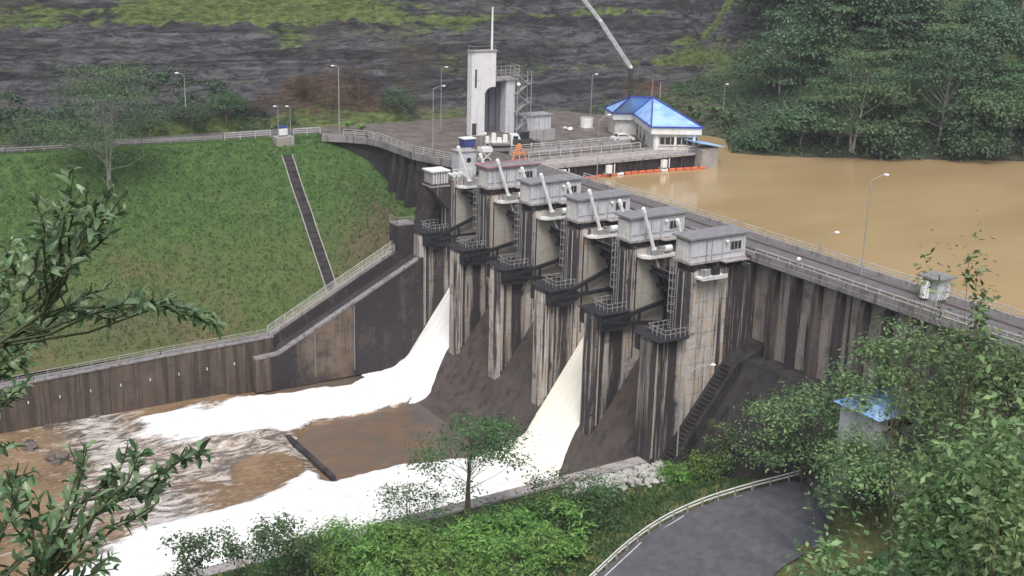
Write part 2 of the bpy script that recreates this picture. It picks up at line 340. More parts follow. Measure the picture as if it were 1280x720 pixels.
# ------------------------------------------------------------------ mesh helpers
ORG = {}
class MB:
    def __init__(s): s.v = []; s.f = []
    def add(s, vs, fs):
        o = len(s.v); s.v.extend([tuple(map(float, q)) for q in vs]); s.f.extend([tuple(i + o for i in f) for f in fs]); return s
    def box(s, x0, x1, y0, y1, z0, z1):
        if x0 > x1: x0, x1 = x1, x0
        if y0 > y1: y0, y1 = y1, y0
        if z0 > z1: z0, z1 = z1, z0
        return s.add([(x0, y0, z0), (x1, y0, z0), (x1, y1, z0), (x0, y1, z0), (x0, y0, z1), (x1, y0, z1), (x1, y1, z1), (x0, y1, z1)],
                     [(0, 3, 2, 1), (4, 5, 6, 7), (0, 1, 5, 4), (1, 2, 6, 5), (2, 3, 7, 6), (3, 0, 4, 7)])
    def beam(s, a, b, w, h, up=(0, 0, 1)):
        a = Vector(a); b = Vector(b); d = (b - a).normalized(); u = Vector(up)
        if abs(d.dot(u)) > 0.98: u = Vector((1, 0, 0))
        r = d.cross(u).normalized(); u = r.cross(d)
        vs = [p + r * sx * w / 2 + u * sz * h / 2 for p in (a, b) for sx, sz in ((-1, -1), (1, -1), (1, 1), (-1, 1))]
        return s.add(vs, [(0, 1, 2, 3), (4, 7, 6, 5), (0, 4, 5, 1), (1, 5, 6, 2), (2, 6, 7, 3), (3, 7, 4, 0)])
    def tube(s, a, b, r0, r1=None, n=8, caps=True):
        r1 = r0 if r1 is None else r1
        a = Vector(a); b = Vector(b); d = (b - a).normalized(); u = Vector((0, 0, 1)) if abs(d.z) < 0.9 else Vector((1, 0, 0))
        p = d.cross(u).normalized(); q = d.cross(p)
        vs = []
        for c, r in ((a, r0), (b, r1)):
            for i in range(n):
                t = 2 * math.pi * i / n; vs.append(c + p * (r * math.cos(t)) + q * (r * math.sin(t)))
        fs = [(i, (i + 1) % n, n + (i + 1) % n, n + i) for i in range(n)]
        if caps: fs += [tuple(range(n - 1, -1, -1)), tuple(range(n, 2 * n))]
        return s.add(vs, fs)
    def path(s, pts, rs, n=6):
        pts = [Vector(p) for p in pts]; rings = []
        for i, p in enumerate(pts):
            d = (pts[min(i + 1, len(pts) - 1)] - pts[max(i - 1, 0)]).normalized()
            u = Vector((0, 0, 1)) if abs(d.z) < 0.9 else Vector((1, 0, 0)); a = d.cross(u).normalized(); b = d.cross(a)
            rings.append([p + a * (rs[i] * math.cos(2 * math.pi * k / n)) + b * (rs[i] * math.sin(2 * math.pi * k / n)) for k in range(n)])
        vs = [v for r in rings for v in r]; fs = []
        for i in range(len(pts) - 1):
            for k in range(n): fs.append((i * n + k, i * n + (k + 1) % n, (i + 1) * n + (k + 1) % n, (i + 1) * n + k))
        fs += [tuple(range(n - 1, -1, -1)), tuple(range((len(pts) - 1) * n, len(pts) * n))]
        return s.add(vs, fs)
    def ball(s, c, r, n=8, m=5, sc=(1, 1, 1)):
        vs = [(c[0], c[1], c[2] - r * sc[2])]
        for i in range(1, m):
            t = math.pi * i / m
            for k in range(n):
                a = 2 * math.pi * k / n
                vs.append((c[0] + r * sc[0] * math.sin(t) * math.cos(a), c[1] + r * sc[1] * math.sin(t) * math.sin(a), c[2] - r * sc[2] * math.cos(t)))
        vs.append((c[0], c[1], c[2] + r * sc[2])); L = len(vs) - 1; fs = []
        for k in range(n): fs.append((0, 1 + (k + 1) % n, 1 + k)); fs.append((L, L - n + k, L - n + (k + 1) % n))
        for i in range(m - 2):
            for k in range(n):
                a = 1 + i * n + k; b = 1 + i * n + (k + 1) % n; fs.append((a, b, b + n, a + n))
        return s.add(vs, fs)
    def prism_x(s, yz, x0, x1):          # polygon in the y-z plane pushed along x
        n = len(yz); vs = [(x0, y, z) for y, z in yz] + [(x1, y, z) for y, z in yz]
        fs = [(i, (i + 1) % n, n + (i + 1) % n, n + i) for i in range(n)] + [tuple(range(n - 1, -1, -1)), tuple(range(n, 2 * n))]
        return s.add(vs, fs)
    def prism_z(s, xy, z0, z1):
        n = len(xy); z0 = z0 if isinstance(z0, (list, tuple)) else [z0] * n; z1 = z1 if isinstance(z1, (list, tuple)) else [z1] * n
        vs = [(p[0], p[1], z0[i]) for i, p in enumerate(xy)] + [(p[0], p[1], z1[i]) for i, p in enumerate(xy)]
        fs = [(i, (i + 1) % n, n + (i + 1) % n, n + i) for i in range(n)] + [tuple(range(n - 1, -1, -1)), tuple(range(n, 2 * n))]
        return s.add(vs, fs)
    def build(s, name, mat, parent=None, smooth=False, origin=None, recalc=True):
        if parent is not None: o = ORG[parent.name]
        elif origin is not None: o = np.array(origin, float)
        else:
            a = np.array(s.v); o = np.array([(a[:, 0].min() + a[:, 0].max()) / 2, (a[:, 1].min() + a[:, 1].max()) / 2, a[:, 2].min()])
        me = bpy.data.meshes.new(name)
        me.from_pydata([(p[0] - o[0], p[1] - o[1], p[2] - o[2]) for p in s.v], [], s.f)
        if recalc:
            import bmesh
            bm = bmesh.new(); bm.from_mesh(me); bmesh.ops.recalc_face_normals(bm, faces=bm.faces); bm.to_mesh(me); bm.free()
        me.materials.append(mat if not isinstance(mat, str) else M[mat])
        if smooth: me.shade_smooth()
        ob = bpy.data.objects.new(name, me); COL.objects.link(ob)
        if parent is not None: ob.parent = parent
        else: ob.location = o
        ORG[ob.name] = o
        return ob

def raw_mesh(name, V, Fq, mat, parent=None, origin=(0, 0, 0), attrs=None, smooth=False):
    """fast mesh from numpy arrays; Fq: (n,3) or (n,4)"""
    o = ORG[parent.name] if parent is not None else np.array(origin, float)
    V = np.asarray(V, np.float32) - o.astype(np.float32); Fq = np.asarray(Fq, np.int32); k = Fq.shape[1]; n = len(Fq)
    me = bpy.data.meshes.new(name); me.vertices.add(len(V)); me.vertices.foreach_set("co", V.ravel())
    me.loops.add(n * k); me.loops.foreach_set("vertex_index", Fq.ravel())
    me.polygons.add(n); me.polygons.foreach_set("loop_start", np.arange(0, n * k, k, dtype=np.int32))
    me.update(calc_edges=True)
    if attrs:
        for a, vals in attrs.items():
            at_ = me.attributes.new(a, 'FLOAT', 'POINT'); at_.data.foreach_set("value", np.asarray(vals, np.float32).ravel())
    me.materials.append(M[mat] if isinstance(mat, str) else mat)
    if smooth: me.shade_smooth()
    ob = bpy.data.objects.new(name, me); COL.objects.link(ob)
    if parent is not None: ob.parent = parent
    else: ob.location = o
    ORG[ob.name] = o
    return ob

def tag(o, label=None, cat=None, group=None, kind=None):
    if label: o['label'] = label
    if cat: o['category'] = cat
    if group: o['group'] = group
    if kind: o['kind'] = kind
    return o
def thing(name, loc, label, cat, group=None):
    o = bpy.data.objects.new(name, None); COL.objects.link(o); o.location = loc; o.empty_display_size = 0.5
    ORG[o.name] = np.array(loc, float); return tag(o, label, cat, group)
def struct(o): o['kind'] = 'structure'; return o
def stuff(o): o['kind'] = 'stuff'; return o
def copy_tree(o, loc=None, label=None, parent=None, rotz=None):
    c = o.copy(); COL.objects.link(c); ORG[c.name] = ORG[o.name]
    if parent is not None: c.parent = parent
    if loc is not None: c.location = loc; ORG[c.name] = np.array(loc, float)
    if rotz is not None: c.rotation_euler = (0, 0, rotz)
    if label: c['label'] = label
    for ch in [q for q in KIDS.get(o.name, [])]: 
        cc = copy_tree(ch, parent=c); KIDS.setdefault(c.name, []).append(cc)
    return c
KIDS = {}
def seal(root):                       # remember the children of a finished thing, for copy_tree
    KIDS[root.name] = list(root.children)
    for ch in root.children: seal(ch)
    return root

def grid_mesh(name, XS, YS, Z, mat, attrs=None, mask=None, smooth=True, X=None, Y=None):
    ny, nx = Z.shape
    if X is None: X, Y = np.meshgrid(XS, YS)
    V = np.stack([X.ravel(), Y.ravel(), Z.ravel()], 1)
    i = np.arange(nx - 1)[None, :] + np.arange(ny - 1)[:, None] * nx
    F = np.stack([i, i + 1, i + 1 + nx, i + nx], -1).reshape(-1, 4)
    if mask is not None:
        mk = mask.ravel(); F = F[mk[F].all(1)]
        used = np.unique(F); re = -np.ones(len(V), int); re[used] = np.arange(len(used)); V = V[used]; F = re[F]
        if attrs: attrs = {a: np.asarray(v).ravel()[used] for a, v in attrs.items()}
    return raw_mesh(name, V, F, mat, attrs=attrs, smooth=smooth)

# ------------------------------------------------------------------ leaves and trees
def leaf_quads(C, N, size, aspect=0.5, rng=RNG, fold=0.0, droop=None):
    """one rhombic leaf per centre C, around normals N"""
    n = len(C); N = N / np.maximum(np.linalg.norm(N, axis=1, keepdims=True), 1e-6)
    t = rng.normal(size=(n, 3)) if droop is None else droop + rng.normal(size=(n, 3)) * 0.35
    t -= N * (t * N).sum(1, keepdims=True); t /= np.maximum(np.linalg.norm(t, axis=1, keepdims=True), 1e-6)
    b = np.cross(N, t); s = (size if np.ndim(size) else np.full(n, size))[:, None]
    L = s * 0.5; W = s * 0.5 * aspect
    A = C - t * L; B = C + b * W + N * fold * W; D = C + t * L; E = C - b * W + N * fold * W
    V = np.stack([A, B, D, E], 1).reshape(-1, 3)
    F = (np.arange(n)[:, None] * 4 + np.arange(4)[None, :])
    return V, F

def crown_points(rng, kind, h, w, n, gap=0.5):
    """leaf centres and normals of a crown of height h and half width w, base at z=0"""
    P = []; K = []
    if kind == 'tiers':
        nc = 34
        for i in range(nc):
            t = rng.uniform(0.28, 1.0); rr = w * (1.0 - 0.55 * max(0, (t - 0.6) / 0.4)) * math.sqrt(rng.uniform(0.03, 1)); a = rng.uniform(0, 6.283)
            c = np.array([rr * math.cos(a), rr * math.sin(a), h * t - 0.10 * rr]); K.append((c, np.array([w * 0.30, w * 0.30, h * 0.022])))
    elif kind == 'umbrella':
        nc = 30
        for i in range(nc):
            rr = w * math.sqrt(rng.uniform(0.02, 1)); a = rng.uniform(0, 6.283); t = rng.uniform(0.70, 1.0) if i < 27 else rng.uniform(0.3, 0.6)
            K.append((np.array([rr * math.cos(a), rr * math.sin(a), h * t * (1 - 0.22 * (rr / w) ** 2)]), np.array([w * 0.2, w * 0.2, h * 0.022])))
    elif kind == 'round':
        nc = 40
        for i in range(nc):
            u = rng.normal(size=3); u /= np.linalg.norm(u); u[2] = abs(u[2]) * 0.9 - 0.25
            r = rng.uniform(0.55, 1.0)
            c = np.array([u[0] * w * r, u[1] * w * r, h * 0.62 + u[2] * h * 0.38 * r]); K.append((c, np.array([w * 0.24, w * 0.24, h * 0.06])))
    elif kind == 'open':
        nc = 26
        for i in range(nc):
            t = rng.uniform(0.25, 1.0); rr = w * rng.uniform(0.15, 1.0) * (1 - 0.5 * max(0, t - 0.7)); a = rng.uniform(0, 6.283)
            c = np.array([rr * math.cos(a), rr * math.sin(a), h * t]); K.append((c, np.array([w * 0.17, w * 0.17, h * 0.045])))
    else:   # bush
        nc = 30
        for i in range(nc):
            a = rng.uniform(0, 6.283); rr = w * math.sqrt(rng.uniform(0, 1)); t = rng.uniform(0.1, 1.0) * (1 - 0.5 * (rr / w) ** 2)
            K.append((np.array([rr * math.cos(a), rr * math.sin(a), h * t]), np.array([w * 0.2, w * 0.2, h * 0.11])))
    per = n // len(K); C = []; N = []
    for c, s in K:
        g = rng.normal(size=(per, 3)) * s; C.append(c + g)
        N.append(np.array([0, 0, 1.0]) + g / s * 0.35 + rng.normal(size=(per, 3)) * 0.45)
    return np.concatenate(C), np.concatenate(N), [k[0] for k in K]

def trunk_mesh(rng, h, w, K, r, lean=0.0, forks=1):
    m = MB()
    for f in range(forks):
        ax = rng.uniform(-1, 1) * 0.08 * h * (1 if forks > 1 else 0.5); ay = rng.uniform(-1, 1) * 0.08 * h
        pts = [(0 + f * r * 1.5, 0, -0.8)]; rs = [r * 1.2]
        for k in range(1, 6):
            t = k / 5; pts.append((ax * t + rng.uniform(-1, 1) * r * 0.6 + f * r * 1.5, ay * t + rng.uniform(-1, 1) * r * 0.6, h * 0.82 * t)); rs.append(r * (1 - 0.8 * t))
        m.path(pts, rs, 7)
        for c in K[f::forks]:
            t = min(0.95, max(0.2, (c[2] / h - 0.18))); i = min(4, int(t * 5)); u = t * 5 - i
            b = np.array(pts[i]) * (1 - u) + np.array(pts[i + 1]) * u; c = np.array(c)
            mid = b * 0.45 + c * 0.55 + np.array([0, 0, -0.04 * h * rng.uniform(0, 1)])
            m.path([b, mid, c], [max(0.012, rs[i] * 0.38), max(0.008, rs[i] * 0.2), max(0.008, rs[i] * 0.08)], 5)
    return m

def make_tree(name, loc, kind, h, w, n, leaf, lmat, bmat, label, cat, group=None, seed=1, r=None, forks=1, aspect=0.5, parts=('crown', 'trunk'), fold=0.0):
    rng = np.random.default_rng(seed); root = thing(name, tuple(loc), label, cat, group)
    C, N, K = crown_points(rng, kind, h, w, n)
    V, F = leaf_quads(C, N, rng.uniform(0.7, 1.3, len(C)) * leaf, aspect, rng, fold)
    raw_mesh(parts[0], V + np.array(loc), F, lmat, root)
    tm = trunk_mesh(rng, h, w, K, r or h * 0.022, forks=forks); tm.v = [tuple(np.array(v) + np.array(loc)) for v in tm.v]
    tm.build(parts[1], bmat, root, recalc=False)
    return seal(root)

# ================================================================== THE SETTING
# --- far hill: rock cut with benches on the left, forest slope on the right
FOOT = np.array([(-70, -420), (-60, -200), (-54, -70), (-51.5, -30), (-50, 0), (-48.5, 30), (-45, 55), (-36, 70), (-20, 76), (-6, 66), (3, 76), (24, 113), (55, 168), (110, 262), (220, 440)], float)
def foot_dist(x, y):
    best = np.full(np.shape(x), 1e9); sg = np.ones(np.shape(x)); ss = np.zeros(np.shape(x))
    for a, b in zip(FOOT[:-1], FOOT[1:]):
        d = b - a; L = np.hypot(*d); t = np.clip(((x - a[0]) * d[0] + (y - a[1]) * d[1]) / L ** 2, 0, 1)
        qx = x - a[0] - d[0] * t; qy = y - a[1] - d[1] * t; dd = np.hypot(qx, qy)
        cr = d[0] * (y - a[1]) - d[1] * (x - a[0]); m = dd < best - 1e-9
        best = np.where(m, dd, best); sg = np.where(m, np.sign(cr), sg)
    return best * sg
ROCKF = np.array([(-72, -420), (-60, -200), (-54, -70), (-51.5, -30), (-50, 0), (-49, 60), (-53, 140), (-62, 300), (-70, 460)], float)
def rock_dist(x, y): return np.interp(y, ROCKF[:, 1], ROCKF[:, 0]) - x
def hill_z(x, y, detail=True):
    ds = foot_dist(x, y) + 0.8 * fbm(x * 0.07, y * 0.07, 3, 5); dr = rock_dist(x, y) + 1.4 * fbm(x * 0.07, y * 0.07, 3, 6)
    rock = np.interp(dr, [-30, -6, 0, 2, 5, 9, 13.5, 16.5, 26, 28.5, 40, 140], [-2, -0.4, -0.2, 2.2, 7.0, 12.4, 17.9, 18.6, 30.5, 31.2, 42, 110])
    gentle = np.interp(ds, [-30, -1.0, 0, 3, 14, 40, 80, 200], [-14, -4.0, -2.6, -1.4, 1.2, 6.0, 14, 60])
    steep = np.interp(ds, [-30, -1.0, 0, 3, 60, 200], [-14, -4.0, -2.6, -1.2, 38, 120])
    f = sstep(92, 135, y + 0.15 * (x + 40)); wood = gentle * (1 - f) + steep * f
    g = sstep(56, 66, y); z = rock * (1 - g) + np.maximum(wood, np.where(dr > 0, rock, -30) - 40 * f) * g
    if detail:
        amp = sstep(0.5, 5, dr) * (1 - 0.75 * sstep(14, 14.6, dr) * (1 - sstep(16, 16.6, dr))) * (1 - 0.5 * f) + 0.3 * g * sstep(1, 5, ds)
        amp = np.minimum(amp, 1.0)
        H = 2.3; u = z / H + 0.9 * fbm(x * 0.03, y * 0.025, 3, 83); fu = u - np.floor(u); zt = z + H * (sstep(0.30, 0.72, fu) - fu)
        z = z + (zt - z) * 0.85 * amp * (1 - f) * sstep(1.0, 3.0, dr)
        z = z + amp * (1.2 * fbm(x * 0.12, y * 0.06, 4, 11) + 2.3 * np.abs(fbm(x * 0.35, y * 0.16 + z * 0.25, 4, 23)) + 0.9 * fbm(x * 1.3, y * 0.6, 2, 31))
    return z
xs = np.concatenate([np.arange(-200, -84, 3.0), np.arange(-84, -44, 0.34), np.arange(-44, 240, 2.5)])
ys = np.concatenate([np.arange(-420, -75, 4.0), np.arange(-75, 130, 0.65), np.arange(130, 440, 4.0)])
X, Y = np.meshgrid(xs, ys); DS = foot_dist(X, Y); D = rock_dist(X, Y); Z = hill_z(X, Y)
inside = (((DS > -14) & (Y > 58)) | (D > -5.5)) & (DS < 200)
def blob(cy, cz, ry, rz): return np.exp(-(((Y - cy) / ry) ** 2 + ((Z - cz) / rz) ** 2))
bench = np.exp(-((D - 15.0) / 1.15) ** 2)
veg = 0.10 + 1.1 * bench + sstep(14, 17, D) * (0.10 + 0.75 * blob(-3, 23, 24, 9) + 0.45 * blob(-52, 24, 22, 4) - 0.3 * blob(70, 24, 45, 6))
veg = veg + 0.8 * blob(-2, 16, 6, 4) + 0.65 * blob(-57, 8, 8, 6) + 0.40 * blob(-30, 1, 40, 4.0) + 0.25 * blob(15, 1, 30, 2.5) + 0.22 * (1 - sstep(0.0, 3.0, D)) + 0.35 * blob(95, 9, 20, 4) + 0.6 * sstep(118, 140, Y)
veg = veg + (0.55 * np.exp(-((Z - 8.6) / 0.7) ** 2) + 0.35 * np.exp(-((Z - 12.4) / 0.5) ** 2)) * sstep(40, 62, Y) + 0.3 * np.exp(-((Z - 24) / 0.6) ** 2) * sstep(30, 50, Y)
veg = veg + 0.75 * fbm(X * 0.10, Y * 0.05, 4, 63) * sstep(1, 4, D) - 0.35 * sstep(18, 20, D) * blob(-38, 25, 14, 5) + 0.25 * sstep(17.5, 19, D) * np.sin(Z * 1.9 + 2 * fbm(X * .05, Y * .03, 2, 65))
soil = 0.9 * blob(2, 4.5, 13, 6.5) + 0.7 * blob(-62, 12, 9, 8) + 0.7 * blob(80, 3, 12, 3) + 0.45 * blob(22, 2, 16, 3)
hill = struct(grid_mesh("hillside", xs, ys, Z, 'hill', {"veg": veg, "soil": soil}, inside, smooth=False))

# --- left grass slope between the upper road and the training wall
def slope_z(x, y):
    z = np.interp(x, [-50, -44.5, -41, -3.5, 0], [-0.25, -0.25, -1.6, -23.2, -23.6])
    n = 0.55 * fbm(x * 0.08, y * 0.08, 3, 41) + 0.16 * fbm(x * 0.5, y * 0.5, 3, 43)
    z = z + n * sstep(-44, -40, x) * (1 - sstep(-5, -3, x))
    z = z + 6.5 * sstep(-16, -4, y) * sstep(-34, -12, x) * (1 - 0.25 * sstep(-6, -2, x)) * 0.9      # the ground climbs to the abutment
    return z
xs = np.arange(-50, -1.7, 0.6); ys = np.concatenate([np.arange(-420, -75, 5.0), np.arange(-75, 12, 0.7)])
X, Y = np.meshgrid(xs, ys); Z = slope_z(X, Y)
soil = np.exp(-(((X + 12) / 7) ** 2 + ((Y + 6) / 7) ** 2)) * 0.9 + 0.7 * np.exp(-(((X + 20) / 9) ** 2 + ((Y + 2) / 2.5) ** 2)) + 0.5 * np.exp(-(((X + 8) / 6) ** 2 + ((Y + 50) / 12) ** 2))
struct(grid_mesh("grass_slope", xs, ys, Z, 'grass', {"soil": soil}))

# --- near bank and the hill the camera stands on
def near_z(x, y):
    d = np.stack([x - CAMP[0], y - CAMP[1]], -1)
    # lower edge of view as a plane through the camera
    a = BAS @ np.array([-640.0, -360.0, -F_PX]); b = BAS @ np.array([640.0, -360.0, -F_PX]); n = np.cross(a, b); n /= n[2]
    pl = CAMP[2] - (d[..., 0] * n[0] + d[..., 1] * n[1]); r = np.hypot(d[..., 0], d[..., 1])
    off = np.interp(r, [0, 3, 10, 30, 200], [1.6, 2.0, 3.6, 5.0, 5.0])
    z1 = pl - off
    z2 = -25.3 + 24.0 * sstep(84, 120, x + 0.25 * (y - 9)) + 9 * sstep(-6, 12, y) * sstep(62, 80, x) * (1 - sstep(84, 110, x)) * 0.6
    k = 2.0; z = np.logaddexp(z1 / k, z2 / k) * k
    z = np.minimum(z, CAMP[2] + 8)
    z = z + 0.35 * fbm(x * 0.12, y * 0.12, 3, 77) * sstep(62, 66, x)
    return z
ROAD = [at(700, 768, z=-25.0), at(745, 722, z=-24.6), at(795, 676, z=-24.2), at(850, 642, z=-23.8), at(925, 616, z=-22.8), at(1005, 597, z=-21.0), at(1062, 577, z=-18.6), at(1130, 556, z=-15.0)]
ROAD = [np.array(p) for p in ROAD]
def road_side(i):
    a = ROAD[max(i - 1, 0)]; b = ROAD[min(i + 1, len(ROAD) - 1)]; d = (b - a)[:2]; d /= np.hypot(*d); return np.array([d[1], -d[0], 0.0])
RW = 15.0
def flatten_road(x, y, z):
    best = np.full(np.shape(x), 1e9); rz = np.zeros(np.shape(x))
    c = [p + road_side(i) * RW / 2 for i, p in enumerate(ROAD)]
    for a, b in zip(c[:-1], c[1:]):
        d = b - a; t = np.clip(((x - a[0]) * d[0] + (y - a[1]) * d[1]) / (d[0] ** 2 + d[1] ** 2), 0, 1)
        q = np.hypot(x - a[0] - d[0] * t, y - a[1] - d[1] * t); m = q < best
        best = np.where(m, q, best); rz = np.where(m, a[2] + d[2] * t, rz)
    f = 1 - sstep(RW / 2 + 2.6, RW / 2 + 8.0, best)
    return z * (1 - f) + (rz - 0.3) * f
xs = np.concatenate([np.arange(61.6, 100, 0.9), np.arange(100, 260, 2.0)]); ys = np.concatenate([np.arange(-420, -80, 5.0), np.arange(-80, 9.3, 0.9), np.array([9.4])])
X, Y = np.meshgrid(xs, ys); NZ = flatten_road(X, Y, near_z(X, Y))
struct(grid_mesh("near_bank_ground", xs, ys, NZ, 'bank'))
def near_hit(px, py):
    d = BAS @ np.array([px - 640.0, 360.0 - py, -F_PX]); d /= np.linalg.norm(d); t = np.linspace(60, 230, 700); P_ = CAMP[None] + d[None] * t[:, None]
    z = flatten_road(P_[:, 0], P_[:, 1], near_z(P_[:, 0], P_[:, 1])); k = (P_[:, 2] < z) | (P_[:, 1] > 8.5); k = int(np.argmax(k)) if k.any() else len(t) - 1
    return np.array([P_[k, 0], P_[k, 1], min(P_[k, 2], z[k]) - 0.2])
def near_ground(x, y): return float(flatten_road(np.array([x]), np.array([y]), near_z(np.array([x]), np.array([y])))[0])

# --- reservoir
ys = np.array([17.7, 30, 60, 120, 240, 480]); xs = np.array([-60, 0, 60, 120, 240, 420])
X, Y = np.meshgrid(xs, ys); struct(grid_mesh("reservoir_water", xs, ys, X * 0 - 2.7, 'reservoir'))

# --- river and stilling basin
def chute_z(y):
    return np.interp(y, [-13, -12, -11, -9.5, -8, -6.8, -5.7, 2.6, 4.0, 5.5, 7.5, 9.5, 12, 14, 17.5],
                     [-31.2, -31.15, -30.95, -30.5, -29.6, -28.4, -27.0, -15.8, -13.9, -12.5, -11.7, -11.5, -11.9, -13.4, -22])
def inpoly(px, py, poly):
    r = np.zeros(np.shape(px), bool); n = len(poly)
    for i in range(n):
        x0, y0 = poly[i]; x1, y1 = poly[(i + 1) % n]
        c = ((y0 > py) != (y1 > py)) & (px < (x1 - x0) * (py - y0) / ((y1 - y0) + 1e-12) + x0); r ^= c
    return r
def edge_dist(px, py, poly):
    best = np.full(np.shape(px), 1e9); n = len(poly)
    for i in range(n):
        a = np.array(poly[i]); b = np.array(poly[(i + 1) % n]); d = b - a; L = max(d @ d, 1e-9)
        t = np.clip(((px - a[0]) * d[0] + (py - a[1]) * d[1]) / L, 0, 1); best = np.minimum(best, np.hypot(px - a[0] - d[0] * t, py - a[1] - d[1] * t))
    return np.where(inpoly(px, py, poly), best, -best)
def wpoly(pts, z=-30.7): return [tuple(at(px, py, z=z)[:2]) for px, py in pts]
FO0 = [(1.5, -8.5)] + wpoly([(430, 482), (320, 496), (200, 516), (172, 524), (158, 552), (200, 556), (290, 552), (368, 540), (390, 527), (440, 518), (500, 506), (526, 494), (545, 470)]) + [(10.5, -7.5)]
FO3 = [(37.5, -7.5)] + wpoly([(652, 545), (625, 568), (560, 575), (490, 582), (430, 598), (405, 598), (385, 585), (350, 612), (290, 632), (170, 664), (110, 700), (0, 760), (-200, 860), (-60, 930), (180, 730), (400, 697), (620, 642), (700, 604)]) + [(46.5, -7.5)]
TUR = wpoly([(165, 530), (372, 535), (395, 560), (408, 598), (330, 640), (250, 665), (100, 700), (60, 660), (90, 590)])
BR1 = wpoly([(292, 590), (305, 572), (345, 566), (378, 575), (372, 600), (330, 618), (292, 622)])
BR2 = wpoly([(175, 628), (250, 605), (290, 612), (290, 636), (235, 650), (150, 668), (138, 650)])
xs = np.arange(-0.3, 61.3, 0.36); ys = np.concatenate([np.arange(-420, -90, 4.0), np.arange(-90, -7.0, 0.36)])
X, Y = np.meshgrid(xs, ys)
wob = 0.9 * fbm(X * 0.35, Y * 0.35, 3, 91)
down = sstep(-34.5, -44, Y); tong = 2.6 * fbm(X * 0.55, Y * 0.10, 3, 95) * down + 0.7 * fbm(X * 1.1, Y * 0.25, 3, 97)
f0 = sstep(-0.6 - 2.6 * down, 1.0 + 3.0 * down, edge_dist(X, Y, FO0) + wob * 0.5 + tong); f3 = sstep(-0.8 - 1.2 * down, 1.2 + 1.6 * down, edge_dist(X, Y, FO3) + wob * 0.6 + tong * 0.7)
tu = sstep(-1.5, 2.0, edge_dist(X, Y, TUR) + wob * 1.5)
b = np.maximum(sstep(-1.0, 1.0, edge_dist(X, Y, BR1) + wob), sstep(-1.8, 0.4, edge_dist(X, Y, BR2) + wob))
foam = np.maximum(np.maximum(f0, f3), 0.46 * tu * (1 - 1.0 * b))
foam = np.maximum(foam, 0.28 * sstep(-36, -48, Y) + 0.25 * np.exp(-((Y + 58) / 6) ** 2))
foam = foam * 1.0
lvl = np.where(Y > -35.6, -31.45, -31.45 + 0.55 * sstep(-35.6, -38.0, Y))
turb = np.maximum(np.maximum(f0, f3), 0.75 * tu + 0.15 * sstep(-38, -44, Y))
Z = lvl + 1.05 * np.maximum(f0, f3) * np.where(Y > -35.6, 1, 0.8) + turb * (0.42 * fbm(X * 0.30, Y * 0.16, 4, 51) + 0.28 * np.abs(fbm(X * 0.8, Y * 0.35, 3, 61)))
Z = Z + 0.9 * np.exp(-(np.abs(edge_dist(X, Y, FO0)) / 1.3) ** 2) * np.exp(-((Y + 40) / 6) ** 2)
over = ((Z > -30.03) | (Y < -35.4)); struct(grid_mesh("river_water", xs, ys, Z, 'river', {"foam": foam}))
struct(MB().box(-6, 66, -420, -34.5, -36, -33).build("river_bed", 'ledge'))

# --- yard behind the left abutment, road on the left bank
yard_pts = [(-50, -2.5), (-42.2, -2.5), (-39.5, 1.0), (-36, 4.0), (-32, 5.0), (-19, 4.9), (-14, 6.2), (-3, 9.8), (-3, 56), (-30, 66), (-48, 56)]
struct(MB().prism_z(yard_pts, -3.2, 0.0).build("yard_ground", 'yard'))
rl = [(-44.6, 0.5), (-45.3, -20), (-47.6, -60), (-52, -130), (-62, -300), (-75, -420)]
mb = MB()
vs = []
for x, y in rl: vs += [(x, y, 0.06), (x - 5.2, y, 0.10)]
mb.add(vs + [(v[0], v[1], -1.0) for v in vs], [(2 * i, 2 * i + 1, 2 * i + 3, 2 * i + 2) for i in range(len(rl) - 1)] + [(2 * i, 2 * i + 2, 2 * i + 2 + len(vs), 2 * i + len(vs)) for i in range(len(rl) - 1)])
struct(mb.build("upper_road", 'roadfar'))

# ================================================================== THE DAM
dam = thing("concrete_dam", (30, 5, -30), "long grey concrete gravity dam with six streaked spillway piers and a road along its crest", "dam")
ORD = ["first", "second", "third", "fourth", "fifth", "sixth"]
def plan(x0, x1, y0, y1, c=0.55):
    return [(x0 + c, y0), (x1 - c, y0), (x1, y0 + c), (x1, y1), (x0, y1), (x0, y0 + c)]
def pier_mb(x1, nose=-5.0, top=-1.0):
    m = MB(); x0 = x1 - 3.0; z = -31.0; G = 0.035
    while z < top - 0.01:                          # poured in 2 m lifts, each joint a groove
        z2 = min(z + 2.0, top); yn = nose if z2 <= -9.0 + 1e-6 else 0.0
        up = 18.0
        m.prism_z(plan(x0, x1, yn, up), z + (0.06 if z > -31 else 0), z2)
        m.prism_z(plan(x0 + G, x1 - G, yn + G, up - G), z2 - 0.03, z2 + 0.09) if z2 < top else None
        z = z2
    return m
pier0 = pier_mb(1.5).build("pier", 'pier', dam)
stuff_list = []
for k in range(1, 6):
    p = pier0.copy(); COL.objects.link(p); p.location = (12 * k, 0, 0)
